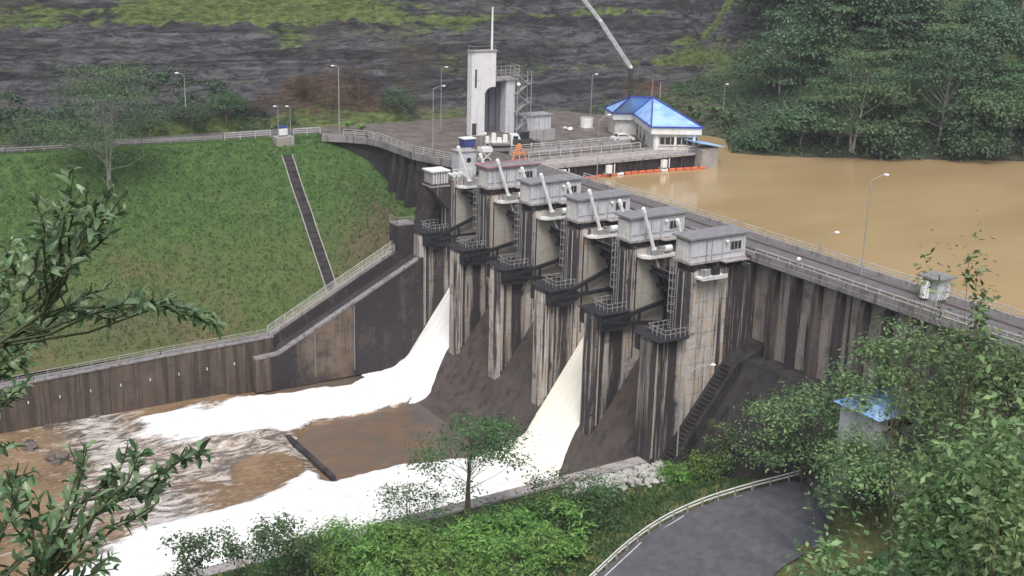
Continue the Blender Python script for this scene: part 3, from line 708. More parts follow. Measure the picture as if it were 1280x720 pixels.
# ogee chutes, gate sill and bridge deck over each bay
prof = [(17.5, -22)] + [(14, -13.4), (12, -11.9), (9.5, -11.5), (7.5, -11.7), (5.5, -12.5), (4.0, -13.9), (2.6, -15.8), (-5.7, -27.0), (-6.8, -28.4), (-8, -29.6), (-9.5, -30.5), (-11, -30.95), (-12, -31.15), (-13.2, -31.2), (-13.2, -33), (17.5, -33)]
ch0 = MB().prism_x(prof, 1.5, 10.5).build("spillway_chute", 'chute', dam)
for k in range(1, 5):
    p = ch0.copy(); COL.objects.link(p); p.location = (12 * k, 0, 0)
MB().box(1.5, 61.5, -35.2, -13.2, -33, -31.2).build("apron_slab", 'apron', dam)
toe_prof = [(-4.7, -25.64)] + [(-5.7, -27.0), (-6.8, -28.4), (-8, -29.6), (-9.5, -30.5), (-11, -30.95), (-12, -31.15), (-13.2, -31.2), (-13.2, -33), (-4.7, -33)]
for k in range(1, 5): MB().prism_x(toe_prof, -1.5 + 12 * k, 1.5 + 12 * k).build("chute_toe", 'chute', dam)
m = MB(); m.box(16.5, 35.0, -35.9, -35.2, -33, -30.75); m.build("end_sill", 'ledge', dam)
# trunnion anchor blocks on the flanks of every pier
for k in range(6):
    x = 12 * k
    for sx, on in ((1, k < 5), (-1, k > 0)):
        if not on: continue
        m = MB(); xa = x + sx * 1.5; m.prism_x([(-4.7, -9.0), (-0.6, -9.0), (0.2, -9.6), (0.0, -10.6), (-1.6, -11.4), (-4.7, -11.0)], xa, xa + sx * 0.95)
        m.build("trunnion_block", 'darksteel', dam)
# crest: deck slab, beams, fascia
DK0, DK1 = 9.8, 17.6
m = MB(); m.box(-3.5, 150, DK0 + 0.35, DK1, -0.75, 0.0); m.build("crest_slab", 'roadfar', dam)
m = MB(); m.box(61.7, 90.8, DK0 - 0.02, DK0 + 0.33, -0.55, 0.02); m.box(90.8, 150, DK0 + 0.25, DK0 + 0.5, -0.5, 0.05); m.build("deck_fascia", 'coping', dam)
m = MB()
for k in range(5): m.box(1.5 + 12 * k, 10.5 + 12 * k, DK0 + 0.2, DK0 + 0.9, -2.2, -0.77); m.box(1.5 + 12 * k, 10.5 + 12 * k, 16.6, 17.4, -2.2, -0.77)
m.build("bridge_beam", 'ledge', dam)
m = MB(); m.box(-3.5, 150, DK1 - 0.4, DK1 + 0.1, 0.0, 0.55); m.build("upstream_kerb", 'deckc', dam)
# right non-overflow section: ribbed wall, ledge, sloping toe
m = MB(); m.box(61.5, 150, 11.2, 17.55, -30, -0.77); m.build("upper_wall", 'buttwall', dam)
for i in range(9):
    x = 64.9 + 3.65 * i
    m = MB(); m.prism_x([(11.18, -12.6), (10.15, -12.6), (10.15, -2.2), (10.6, -0.8), (11.18, -0.8)], x, x + 0.85); m.build("buttress", 'rib', dam)
m = MB()
m.prism_x([(11.15, -12.6), (8.2, -12.6), (7.9, -13.2), (-7, -33), (11.15, -33)], 64.2, 96); m.build("sloping_toe", 'toe', dam)
m = MB(); m.prism_x([(11.1, -11.0), (9.0, -12.2), (6.6, -13.0), (-9.5, -33), (11.1, -33)], 61.55, 64.15); m.build("toe_stair_wall", 'toe', dam)
m = MB()
for i in range(28):
    z = -13.4 - 0.45 * i; y = 6.3 - 0.36 * i; m.box(62.2, 63.6, y - 0.36, y + 0.4, z - 0.5, z)
stuff(m.build("stair_steps", 'toe', dam))
# crane rails along the crest road
for y in (12.3, 15.6):
    MB().box(14, 150, y - 0.22, y + 0.22, 0.003, 0.09).build("rail_track", 'railtrack', dam)
MB().box(10, 150, 11.55, 11.7, 0.003, 0.012).build("painted_line", 'paint', dam)

# left non-overflow wall under the deck, with shaded ribs
dl = [(-42.2, -2.5), (-39.5, 1.0), (-36, 4.0), (-32, 5.0), (-19, 4.9), (-14, 6.2), (-3.4, 9.8)]
m = MB()
for (xa, ya), (xb, yb) in zip(dl[:-1], dl[1:]):
    m.add([(xa, ya, -1.2), (xb, yb, -1.2), (xb, yb, -30), (xa, ya, -30), (xa - .5, ya + 2, -1.2), (xb - .5, yb + 2, -1.2), (xb - .5, yb + 2, -30), (xa - .5, ya + 2, -30)],
          [(0, 1, 2, 3), (4, 7, 6, 5), (0, 4, 5, 1), (0, 3, 7, 4), (1, 5, 6, 2)])
m.build("abutment_wall", 'leftwall', dam, recalc=False)
m = MB()
for (xa, ya), (xb, yb) in zip(dl[:-1], dl[1:]):
    d = np.array([xb - xa, yb - ya]); L = np.hypot(*d); nx, ny = d[1] / L, -d[0] / L; o = 0.9
    m.add([(xa + nx * o, ya + ny * o, -1.25), (xb + nx * o, yb + ny * o, -1.25), (xb, yb, -1.25), (xa, ya, -1.25),
           (xa + nx * o, ya + ny * o, 0.03), (xb + nx * o, yb + ny * o, 0.03), (xb, yb, 0.03), (xa, ya, 0.03)], [(0, 3, 2, 1), (4, 5, 6, 7), (0, 1, 5, 4), (2, 3, 7, 6), (1, 2, 6, 5), (3, 0, 4, 7)])
m.build("abutment_coping", 'coping', dam)
for i, x in enumerate((-27, -23.5, -20, -16.5, -13, -9.5, -6, -3.8)):
    y = float(np.interp(x, [-42, -32, -19, -14, -3.4], [-2.5, 5, 4.9, 6.2, 9.8]))
    m = MB(); m.prism_x([(y + 0.5, -1.3), (y - 0.5, -1.3), (y - 2.6, -13), (y - 4.5, -24), (y + 0.5, -24)], x, x + 1.0); m.build("abutment_rib", 'leftwall', dam)
# left chute wall with its sloping coping, and the stepped stair wall behind it
m = MB(); m.prism_x([(12, -31), (12, -11), (-5.2, -13.1), (-29.5, -25.3), (-33.2, -25.6), (-33.2, -31)], -1.6, 1.48); m.build("chute_wall", 'leftwall', dam)
m = MB(); m.prism_x([(-5.4, -12.95), (-29.5, -25.1), (-33.3, -25.4), (-33.3, -25.75), (-29.5, -25.45), (-5.4, -13.3)], 0.6, 1.6); m.build("wall_coping", 'coping', dam)
m = MB(); m.prism_x([(-4.5, -25), (-4.5, -12.2), (-7.7, -12.4), (-29.5, -23.6), (-29.5, -25.0)], -3.6, -1.62); m.build("stair_wall", 'leftwall', dam)
m = MB()
for i in range(60):
    y = -8.2 - 0.355 * i; z = -12.6 - 0.182 * i; m.box(-3.2, -1.9, y - 0.35, y + 0.05, z - 0.3, z + 0.12)
stuff(m.build("stair_steps", 'deckc', dam))
for i, (y, za, zb) in enumerate(((-16.8, -30, -19.3), (-23.5, -30, -22.5))):
    MB().box(1.45, 1.56, y - 0.09, y + 0.09, za, zb).build("joint_strip", 'coping', dam)
# left abutment blocks beside the first pier
MB().box(-6.5, -1.55, 0.5, 9.5, -30, -2.2).build("abutment_block", 'leftwall', dam)
MB().prism_x([(0.5, -30), (0.5, -3), (-1.0, -6), (-4.6, -12.2), (-4.6, -30)], -5.5, -1.62).build("abutment_block", 'leftwall', dam)
MB().box(-4.4, -1.7, -7.6, -4.7, -25, -8.2).build("stair_tower", 'leftwall', dam)
MB().box(-4.5, -1.6, -7.7, -4.6, -8.18, -7.95).build("tower_slab", 'coping', dam)
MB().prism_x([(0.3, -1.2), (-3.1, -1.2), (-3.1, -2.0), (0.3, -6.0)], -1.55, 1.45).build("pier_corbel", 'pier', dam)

# --- training walls of the basin
tw = thing("training_wall", (-1, -60, -30), "brown stained retaining wall along the far side of the stilling basin", "wall")
TWP = [(-33.0, -22.95), (-47.3, -23.3), (-65, -24.0), (-90, -25.0), (-420, -33)]
yv = -29.6; prev = (-29.6, -22.9)
ypan = [-29.6 - 4.2 * i for i in range(16)] + [-100, -150, -420]
for a, b in zip(ypan[:-1], ypan[1:]):
    za = float(np.interp(-a, [29, 47, 65, 90, 420], [-23.1, -23.5, -24.2, -25.2, -27])); zb = float(np.interp(-b, [29, 47, 65, 90, 420], [-23.1, -23.5, -24.2, -25.2, -27]))
    MB().prism_x([(a - 0.03, -33), (a - 0.03, za), (b + 0.03, zb), (b + 0.03, -33)], -1.5, -0.25).build("wall_panel", 'trainwall', tw)
m = MB(); m.prism_x([(-29.6, -31), (-29.6, -22.97), (-47, -23.38), (-65, -24.08), (-90, -25.08), (-420, -26.9), (-420, -31)], -1.45, -0.32); m.build("wall_core", 'trainwall', tw)
m = MB()
for a, b in zip(ypan[:-1], ypan[1:]):
    f = lambda v: float(np.interp(-v, [29, 47, 65, 90, 420], [-23.1, -23.5, -24.2, -25.2, -27]))
    m.prism_x([(a, f(a) + 0.003), (a, f(a) + 0.22), (b, f(b) + 0.22), (b, f(b) + 0.003)], -2.3, -0.1)
m.build("coping", 'coping', tw)
for i in range(9):           # drain marks: short pale spouts in the wall face
    y = -36 - 4.3 * i; MB().box(-0.26, -0.12, y - 0.07, y + 0.07, -26.5 - 0.1 * i, -26.1 - 0.1 * i).build("weep_spout", 'whitew', tw)
nw = thing("near_training_wall", (61, -30, -30), "low grey concrete wall along the near bank of the stilling basin", "wall")
MB().prism_x([(-5.1, -33), (-5.1, -24.9), (-60, -25.4), (-420, -26.6), (-420, -33)], 60.3, 61.55).build("wall_body", 'ledge', nw)
m = MB(); m.prism_x([(-5.1, -24.88), (-5.1, -24.6), (-60, -25.1), (-420, -26.3), (-420, -26.6), (-60, -25.38)], 60.1, 61.9); m.build("coping", 'deckc', nw)

# ================================================================== RAILINGS
def railing(pts, label, mat='rail', h=1.1, step=2.0, n=3, r=0.035, group=None, solid=None, post='raild'):
    pts = [np.array(p, float) for p in pts]
    t = thing("railing", tuple(pts[0]), label, "railing", group)
    for j in range(n):
        m = MB(); hh = h * (j + 1) / n
        for a, b in zip(pts[:-1], pts[1:]): m.beam(a + [0, 0, hh], b + [0, 0, hh], r * (2.2 if j == n - 1 else 1.5), r * (2.2 if j == n - 1 else 1.5))
        m.build("rail_bar", mat, t, recalc=False)
    m = MB()
    for a, b in zip(pts[:-1], pts[1:]):
        L = np.linalg.norm(b - a); c = max(1, int(L / step))
        for i in range(c + 1):
            q = a + (b - a) * i / c; m.beam(q - [0, 0, 0.05], q + [0, 0, h - 0.03], r * 2, r * 2)
    stuff(m.build("posts", mat, t, recalc=False))
    if solid:
        m = MB()
        for a, b in zip(pts[:-1], pts[1:]): m.beam(a + [0, 0, solid / 2], b + [0, 0, solid / 2], 0.12, solid)
        m.build("concrete_base", 'coping', t, recalc=False)
    return t
railing([(62.2, 9.97, 0.0), (90.7, 9.97, 0.0)], "pale railing on the downstream edge of the crest road right of the last gate house", h=1.15, solid=0.62, r=0.045)
railing([(91.2, 10.2, 0.0), (150, 10.2, 0.0)], "pale downstream railing beyond the kiosk at the right end of the crest", h=1.15, solid=0.5, r=0.045)
railing([(14, 17.45, 0.5), (150, 17.45, 0.5)], "long pale railing on the reservoir edge of the crest road", h=0.75, n=2, r=0.045)
for k in range(5):
    railing([(1.6 + 12 * k, 10.0, 0.0), (10.4 + 12 * k, 10.0, 0.0)], "short pale bridge railing over the %s spillway bay counted from the far bank" % ORD[k], h=1.1, solid=0.4, r=0.045, group="bridge railings over the spillway bays")
railing([(x, y - 0.5, 0.03) for x, y in dl[1:]], "pale railing round the curved edge of the left abutment", h=1.1, r=0.04)
railing([(-43.4, -21, 0.0), (-43.2, -12.4, 0.0)], "white railing on the upper road left of the lookout post", h=1.2, r=0.06, step=2.2)
railing([(-42.9, -8.0, 0.0), (-42.5, -2.9, 0.0)], "pinkish railing between the lookout post and the abutment corner", mat='rail', h=1.2, r=0.06, step=2.2)
railing([(-43.6, -21.5, 0.0), (-45.8, -58, 0.0), (-50.5, -125, 0.0)], "low weathered guard rail along the left upper road", mat='raild', h=0.75, n=2, r=0.06, step=3)
fz = lambda v: float(np.interp(-v, [29, 47, 65, 90, 420], [-22.88, -23.28, -23.98, -24.98, -26.8]))
railing([(-0.9, y, fz(y)) for y in (-30, -47, -65, -90)], "long weathered railing on top of the brown basin wall", mat='raild', h=1.05, r=0.04)
railing([(-1.9, -8.0, -12.3), (-1.9, -29.4, -23.3)], "stair railing nearer the basin on the long flight down the left bank", mat='rail', h=1.1, r=0.045, step=1.6)
railing([(-3.3, -8.0, -12.3), (-3.3, -29.4, -23.3)], "stair railing nearer the grass on the long flight down the left bank", mat='rail', h=1.1, r=0.045, step=1.6)
railing([(-1.7, -4.7, -7.95), (-1.7, -7.6, -7.95), (-4.4, -7.6, -7.95)], "small landing railing on the dark stair tower beside the first pier", mat='raild', h=1.1, r=0.035, step=1.0)
railing([(-1.8, -8.2, -12.2), (-3.4, -8.2, -12.2), (-3.4, -4.7, -12.2)], "railing at the head of the long bank stair", mat='raild', h=1.2, r=0.035, step=1.0)

# ================================================================== SPILLWAY EQUIPMENT
# gate houses on piers 1..5
def gate_house():
    t = thing("gate_house", (12, 4.5, -1), "x", "gate house", "gate houses on the spillway piers")
    m = MB(); m.box(10.35, 13.65, 0.0, 9.0, 0.0, 0.28); m.build("floor_slab", 'deckc', t)
    m = MB()
    x0, x1, y0, y1, z0, z1 = 10.5, 13.5, 0.15, 8.85, 0.28, 3.15
    m.box(x0, x1, y0, y1, z0, z1); m.build("walls", 'housec', t)
    m = MB(); m.box(10.15, 13.85, -0.3, 9.25, 3.15, 3.38); m.build("roof", 'roofslab', t)
    m = MB(); m.box(13.5, 13.56, 0.2, 8.8, 0.9, 1.0); m.box(13.5, 13.56, 0.2, 8.8, 2.95, 3.1); m.build("band", 'deckc', t)
    for y in (2.5, 3.3, 5.0): MB().tube((13.6, y, 0.3), (13.6, y, 3.1), 0.07).build("downpipe", 'galv', t)
    for y in (1.2, 3.0, 4.8, 8.4): MB().box(13.5, 13.585, y, y + 0.22, 0.28, 2.94).build("pilaster", 'housec', t)
    w_ = MB(); w_.box(13.5, 13.57, 6.3, 8.1, 1.25, 2.35); f = w_.build("window", 'raild', t)
    for i in range(3): MB().box(13.55, 13.585, 6.4 + i * 0.58, 6.4 + i * 0.58 + 0.46, 1.32, 2.28).build("pane", 'glass', f)
    l = MB().ball((13.75, 5.6, 2.45), 0.22).build("wall_lamp", 'white', t)
    d = MB().box(10.9, 12.9, 0.08, 0.16, 0.35, 2.7).build("door", 'whitew', t)
    MB().box(10.7, 13.1, 0.06, 0.15, 2.72, 2.86).build("door_lintel", 'deckc', t)
    for y in (0.6, 4.3, 8.2): MB().box(10.6, 13.4, y, y + 0.5, -0.98, 0.0).build("bearing_block", 'ledge', t)
    m = MB(); m.box(13.66, 14.7, 4.7, 8.6, 0.02, 0.14); m.build("side_shelf", 'deckc', t)
    return seal(t)
gh = gate_house()
GHL = ["grey gate house with a reddish roof edge, farthest of the five on the piers",
       "grey gate house second from the far bank, between the red-edged one and the middle one",
       "grey flat-roofed gate house in the middle of the row of five",
       "grey gate house next to the nearest one, roof seen against the brown reservoir",
       "nearest and largest-looking grey gate house, beside the open crest road"]
gh['label'] = GHL[0]
for k in range(1, 5): copy_tree(gh, (12 + 12 * k, 4.5, -1), GHL[k])
m = MB(); m.box(13.55, 13.95, -0.4, 9.35, 3.383, 3.52); m.box(10.1, 13.54, -0.4, 0.0, 3.383, 3.52); m.box(10.1, 10.5, 0.01, 9.35, 3.383, 3.52); m.build("red_roof_edge", 'roofred', gh)

# hydraulic hoists: platform, barrel, rod
def hoist(sx):
    X0 = 1.5 if sx > 0 else -1.5
    t = thing("hydraulic_hoist", (0, 3.5, -1.8), "x", "hoist", "white hydraulic hoist cylinders of the spillway gates")
    f = lambda q: X0 + sx * q
    m = MB(); m.prism_z([(f(0), 1.2), (f(0), 6.3), (f(1.9), 6.3), (f(1.9), 2.0), (f(1.1), 1.2)], -1.95, -1.78); m.build("platform", 'white', t)
    m = MB(); pts = [(f(0.05), 1.25), (f(1.1), 1.25), (f(1.85), 2.0), (f(1.85), 6.25), (f(0.05), 6.25)]
    for a, b in zip(pts[:-1], pts[1:]): m.beam((*a, -1.68), (*b, -1.68), 0.10, 0.22)
    m.build("kick_plate", 'white', t, recalc=False)
    c = lambda s: np.array([f(1.05), 3.35 - 0.375 * s, -1.5 + s])
    m = MB(); m.tube(c(0), c(5.7), 0.25, 0.22, 12); m.tube(c(-0.3), c(0.7), 0.38, 0.33, 12); m.build("barrel", 'white', t, smooth=False)
    m = MB(); m.tube(c(5.65), c(6.15), 0.31, 0.27, 12); m.ball(c(6.15), 0.29, 10, 6); m.build("end_cap", 'white', t)
    m = MB(); m.tube(c(-0.3), c(-2.0), 0.17, 0.15, 10); m.build("rod_sleeve", 'whitew', t)
    m = MB(); m.tube(c(-2.0), c(-6.6), 0.13, 0.13, 8); m.build("rod", 'darksteel', t)
    m = MB(); m.box(f(0.4), f(0.7), 2.6, 4.1, -1.78, -0.9); m.box(f(1.4), f(1.7), 2.6, 4.1, -1.78, -0.9); m.build("pivot_bracket", 'galv', t)
    m = MB(); m.tube((f(1.0), 4.9, -1.0), (f(1.0), 6.0, -1.0), 0.42, n=12); m.build("oil_tank", 'white', t)
    m = MB(); m.box(f(0.4), f(1.2), 4.3, 4.7, -1.78, -0.7); m.build("pump_box", 'galv', t)
    return seal(t)
hr = hoist(1); hl = hoist(-1)
HR = ["white hoist cylinder leaning over the open far bay, beside the white-topped box",
      "long white hoist cylinder in front of the red-edged gate house",
      "long white hoist cylinder in front of the second gate house",
      "long white hoist cylinder in front of the middle gate house",
      "long white hoist cylinder in front of the fourth gate house, nearest of the full ones"]
HL = ["short-looking white hoist cylinder left of the red-edged gate house, half hidden behind it",
      "half-hidden white hoist cylinder at the left corner of the second gate house",
      "half-hidden white hoist cylinder at the left corner of the middle gate house",
      "half-hidden white hoist cylinder at the left corner of the fourth gate house",
      "half-hidden white hoist cylinder at the left corner of the nearest gate house"]
hr['label'] = HR[0]; hl['label'] = HL[0]; hl.location = (12, 3.5, -1.8)
for k in range(1, 5):
    copy_tree(hr, (12 * k, 3.5, -1.8), HR[k]); copy_tree(hl, (12 + 12 * k, 3.5, -1.8), HL[k])
t = thing("side_platform", (61.5, 3, -1.5), "white steel side platform bracketed on the nearest pier, without a cylinder", "platform")
MB().box(61.5, 63.0, 1.0, 4.9, -1.75, -1.5).build("platform", 'white', t)
m = MB(); m.beam((62.95, 1.0, -1.4), (62.95, 4.9, -1.4), 0.1, 0.3); m.build("kick_plate", 'white', t)
MB().box(61.8, 62.6, 1.6, 2.4, -1.5, -0.6).build("pump_box", 'galv', t); MB().box(61.8, 62.6, 3.2, 4.0, -1.5, -0.5).build("pump_box", 'darksteel', t)

# radial gates
def radial_gate(lift):
    t = thing("radial_gate", (6, -4, -10), "x", "sluice gate", "radial gates in the spillway bays")
    O = np.array([0, -4.0, -10.0]); R_ = 10.0
    P_ = lambda a, r, x: (x, O[1] + r * math.cos(math.radians(a)), O[2] + r * math.sin(math.radians(a)))
    a0, a1 = -14 + lift, 42 + lift
    m = MB(); N = 14; vs = []
    for i in range(N + 1):
        a = a0 + (a1 - a0) * i / N
        for x in (1.62, 10.38):
            vs += [P_(a, R_, x), P_(a, R_ + 0.12, x)]
    fs = []
    for i in range(N):
        b = i * 4; fs += [(b, b + 2, b + 6, b + 4), (b + 1, b + 5, b + 7, b + 3), (b, b + 4, b + 5, b + 1), (b + 2, b + 3, b + 7, b + 6)]
    fs += [(0, 1, 3, 2), (4 * N, 4 * N + 2, 4 * N + 3, 4 * N + 1)]; m.add(vs, fs); m.build("skin_plate", 'skin', t)
    for a in (a0 + 6, a0 + 22, a0 + 38, a0 + 52):
        MB().beam(P_(a, R_ - 0.4, 1.65), P_(a, R_ - 0.4, 10.35), 0.5, 0.35).build("girder", 'darksteel', t)
    m = MB()
    for x in np.linspace(2.2, 9.8, 7):
        for i in range(N):
            a = a0 + (a1 - a0) * i / N; b = a0 + (a1 - a0) * (i + 1) / N; m.beam(P_(a, R_ - 0.12, x), P_(b, R_ - 0.12, x), 0.12, 0.22)
    stuff(m.build("stiffeners", 'darksteel', t, recalc=False))
    for x in (2.35, 9.65):
        for a in (a0 + 6, a0 + 24):
            MB().beam(P_(0, 0.5, x), P_(a, R_ - 0.5, x), 0.45, 0.5).build("arm", 'darksteel', t)
        MB().beam(P_(a0 + 6, 5.6, x), P_(a0 + 24, 5.6, x), 0.25, 0.25).build("brace", 'darksteel', t)
        MB().tube((x - 0.5, O[1], O[2]), (x + 0.35, O[1], O[2]), 0.5, n=12).build("trunnion_hub", 'darksteel', t)
    return seal(t)
ga = radial_gate(0); gb = radial_gate(9)
GL = ["dark steel radial gate raised over the white water in the far bay", "closed dark steel radial gate in the second bay from the far bank",
      "closed dark steel radial gate in the middle bay", "dark steel radial gate raised over the creamy jet in the fourth bay", "closed dark steel radial gate in the nearest bay, beside the nearest pier"]
gb['label'] = GL[0]; ga['label'] = GL[1]; ga.location = (18, -4, -10)
copy_tree(ga, (30, -4, -10), GL[2]); copy_tree(ga, (54, -4, -10), GL[4]); copy_tree(gb, (42, -4, -10), GL[3])
# conduits and water pipes clipped to the piers
for k in range(6):
    x = 1.5 + 12 * k
    for xx, r_ in ((x - 0.8, 0.09), (x - 1.9, 0.06)): MB().tube((xx, -0.12, -8.8), (xx, -0.12, -1.1), r_, n=6).build("conduit", 'galv', dam)
    MB().tube((x + 0.1, 0.55, -8.9), (x + 0.1, 0.55, -1.2), 0.08, n=6).build("conduit", 'raild', dam)
    for y_ in (-0.35, -4.2): MB().box(x, x + 0.10, y_ - 0.09, y_ + 0.09, -24.5, -9.4).build("slot_frame", 'deckc' if y_ > -1 else 'side', dam)
# clean side plates swept by the gates
for k in range(5):
    x = 1.5 + 12 * k; O = (-4.0, -10.0); pts = [(1.3, -1.9), (1.3, -17.0)]
    zc = -17.0
    pts = [(1.3, -1.95)] + [(1.3, -16.9)] + [(2.6, -15.2), (4.0, -13.6), (5.5, -12.4)] + [(O[0] + 9.95 * math.cos(a), O[1] + 9.95 * math.sin(a)) for a in np.radians([-8, 0, 10, 20, 30, 40])] + [(3.2, -1.95)]
    MB().prism_x(pts, x - 0.02, x + 0.035).build("side_plate", 'side', dam)
    MB().box(x, x + 0.07, 1.12, 1.30, -15.8, -1.95).build("seal_guide", 'darksteel', dam)

# service platforms on the pier noses and caged ladders up to the gate houses
def service():
    t = thing("service_platform", (0, -2.4, -8.9), "x", "platform", "railed service platforms on the pier noses")
    m = MB(); m.box(-2.6, 2.6, -4.9, -0.2, -8.97, -8.82); m.build("deck_plate", 'darksteel', t)
    m = MB()
    P4 = [(-1.5, -0.3), (-1.5, -3.4), (1.9, -3.4), (1.9, -0.3)]
    for h in (0.55, 1.1):
        for a, b in zip(P4[:-1], P4[1:]): m.beam((*a, -8.82 + h), (*b, -8.82 + h), 0.06, 0.06)
    m.build("rail_bar", 'raild', t, recalc=False)
    m = MB()
    for a, b in zip(P4[:-1], P4[1:]):
        for i in range(5):
            q = np.array(a) + (np.array(b) - np.array(a)) * i / 4; m.box(q[0] - .035, q[0] + .035, q[1] - .035, q[1] + .035, -8.82, -7.72)
    stuff(m.build("posts", 'raild', t))
    return seal(t)
def ladder():
    t = thing("caged_ladder", (-0.9, -0.4, -8.8), "x", "ladder", "caged ladders on the pier noses")
    m = MB()
    for x in (-1.2, -0.65): m.beam((x, -0.25, -8.8), (x, -0.25, 0.2), 0.07, 0.07)
    m.build("stringer", 'galv', t, recalc=False)
    m = MB()
    for i in range(24): m.beam((-1.2, -0.25, -8.6 + 0.37 * i), (-0.65, -0.25, -8.6 + 0.37 * i), 0.04, 0.04)
    stuff(m.build("rungs", 'raild', t, recalc=False))
    m = MB()
    for z in np.arange(-6.4, 0.3, 1.0):
        q = [(-1.2, -0.25), (-1.25, -0.8), (-0.92, -1.0), (-0.6, -0.8), (-0.65, -0.25)]
        for a, b in zip(q[:-1], q[1:]): m.beam((*a, z), (*b, z), 0.05, 0.05)
    for q in ((-1.25, -0.8), (-0.92, -1.0), (-0.6, -0.8)): m.beam((*q, -6.4), (*q, 0.2), 0.04, 0.04)
    stuff(m.build("cage", 'raild', t, recalc=False))
    return seal(t)
sp = service(); ld = ladder()
PN = ["first pier at the far bank", "second pier from the far bank", "third pier from the far bank", "pier left of the creamy jet", "pier right of the creamy jet", "nearest pier"]
sp['label'] = "railed service platform on the nose of the " + PN[0]; ld['label'] = "caged ladder under the red-edged gate house"; ld.location = (11.1, -0.4, -8.8)
for k in range(1, 6): copy_tree(sp, (12 * k, -2.4, -8.9), "railed service platform on the nose of the " + PN[k])
for k in range(2, 6): copy_tree(ld, (12 * k - 0.9, -0.4, -8.8), "caged ladder up the nose of the " + PN[k])

# white-topped box on the first pier
t = thing("control_box", (0, -1.4, -1.6), "small ribbed grey box with a bright white flat lid on the far pier", "equipment box")
MB().box(-1.35, 1.35, -2.9, 0.0, -1.5, 0.72).build("cabinet", 'deckc', t)
MB().box(-1.65, 1.65, -3.2, 0.25, 0.72, 0.92).build("lid", 'white', t)
for i in range(6): MB().box(1.35, 1.42, -2.75 + i * 0.48, -2.6 + i * 0.48, -1.4, 0.65).build("rib", 'cream', t)
MB().box(-1.6, 1.6, -3.15, 0.2, -1.75, -1.5).build("base_plate", 'galv', t)
t = thing("machinery_rack", (0, 2.2, -1.0), "white pipe manifold and pump rack behind the hoist over the far bay", "machinery")
MB().box(-1.3, 1.2, 0.9, 4.6, -1.0, -0.8).build("skid", 'galv', t)
for i, y in enumerate((1.3, 2.3, 3.4)): MB().tube((-0.9, y, -0.3), (0.9, y, -0.3), 0.32, n=10).build("pump", 'white', t)
for i in range(5): MB().tube((1.1, 1.1 + 0.8 * i, -0.9), (1.1, 1.1 + 0.8 * i, 0.8), 0.06).build("pipe", 'white', t)
MB().beam((1.1, 1.0, 0.8), (1.1, 4.5, 0.8), 0.12, 0.12).build("header_pipe", 'white', t)
t = thing("concrete_block_house", (-3.3, 5.5, 0), "narrow grey concrete block with a round hole at the end of the abutment deck", "kiosk")
MB().box(-5.0, -2.6, 4.2, 7.4, -2.3, 2.7).build("walls", 'housec', t); MB().tube((-2.58, 6.0, 1.3), (-2.66, 6.0, 1.3), 0.45, n=14).build("porthole", 'black', t); MB().box(-5.2, -2.4, 4.0, 7.6, 2.7, 2.85).build("roof", 'deckc', t)

# ================================================================== WATER JETS
def jet(x0, x1, thick, mat, label, y0=6.4, y1=-15.5, spread=0.0):
    t = np.linspace(0, 1, 110); yy = y0 + (y1 - y0) * t; zz = chute_z(yy); nx = 46
    V = []
    for j, (y, z) in enumerate(zip(yy, zz)):
        th = thick * (0.12 + 0.88 * sstep(0.45, 0.95, t[j]))
        for i in range(nx):
            u = i / (nx - 1); sp = spread * sstep(-5.2, -13, y)
            x = x0 + (x1 - x0 + sp) * u
            e = 1.0 - (1.0 - sstep(-0.02, 0.14, u) * sstep(1.02, 0.86, u)) * float(sstep(-2.5, -6.0, y)); x += 0.35 * float(fbm(np.array(y * 0.8), np.array(u * 3), 3, 79)) * float(sstep(-4.5, -6, y)) * (1 if abs(u - .5) > .4 else 0.3)
            nn = 0.20 * float(fbm(np.array(x * 0.9), np.array(y * 0.30), 3, 71)) + 0.22 * float(abs(fbm(np.array(x * 2.2), np.array(y * 0.9), 3, 73)))
            V.append((x, y - 0.75 * th * e, z + 0.62 * th * e + nn * e * (0.3 + 0.7 * t[j])))
    i = np.arange(nx - 1)[None, :] + np.arange(109)[:, None] * nx
    F_ = np.stack([i, i + 1, i + 1 + nx, i + nx], -1).reshape(-1, 4)
    o = raw_mesh("spillway_jet", np.array(V), F_, mat, smooth=True); return tag(o, label, "water", None, "structure")
jet(1.52, 10.48, 1.3, 'foam', "white water pouring down the far bay", spread=5.5)
jet(37.52, 46.48, 1.3, 'foamc', "creamy water sliding down the fourth bay", spread=4.5)
# spray clumps along the edges of the far jet
rng = np.random.default_rng(5); m = MB()
for i in range(420):
    x = rng.uniform(38.2, 48.5) if i % 2 else rng.uniform(4.0, 12.5); y = rng.uniform(-15, -9); m.ball((x, y, float(chute_z(y)) + 1.0 + abs(rng.normal()) * 0.25), rng.uniform(0.03, 0.10), 5, 4)
stuff(tag(m.build("spray", 'foam'), "white spray thrown up along the jets", "spray"))
# rocks in the shallows on the left
RK = [(38, 560, 1.3), (70, 575, 1.7), (118, 520, 1.1), (98, 545, 1.0), (60, 535, 0.8), (140, 598, 0.9)]
for i, (px, py, r) in enumerate(RK):
    c = at(px, py, z=-31.0); rg = np.random.default_rng(40 + i); m = MB(); m.ball((0, 0, 0), r, 10, 7, (1.25, 0.9, 0.55))
    m.v = [tuple(np.array(v) * (1 + 0.22 * rg.normal()) + c) for v in m.v]
    tag(m.build("rock", 'rockm'), "wet brown rock breaking the river surface, %s" % ["farthest upstream one of the left shallows", "largest of the group in the left shallows", "lone one near the foot of the brown wall", "between the wall and the rapids", "small one close under the brown wall", "small one at the edge of the rapids"][i], "rock", "rocks in the river")

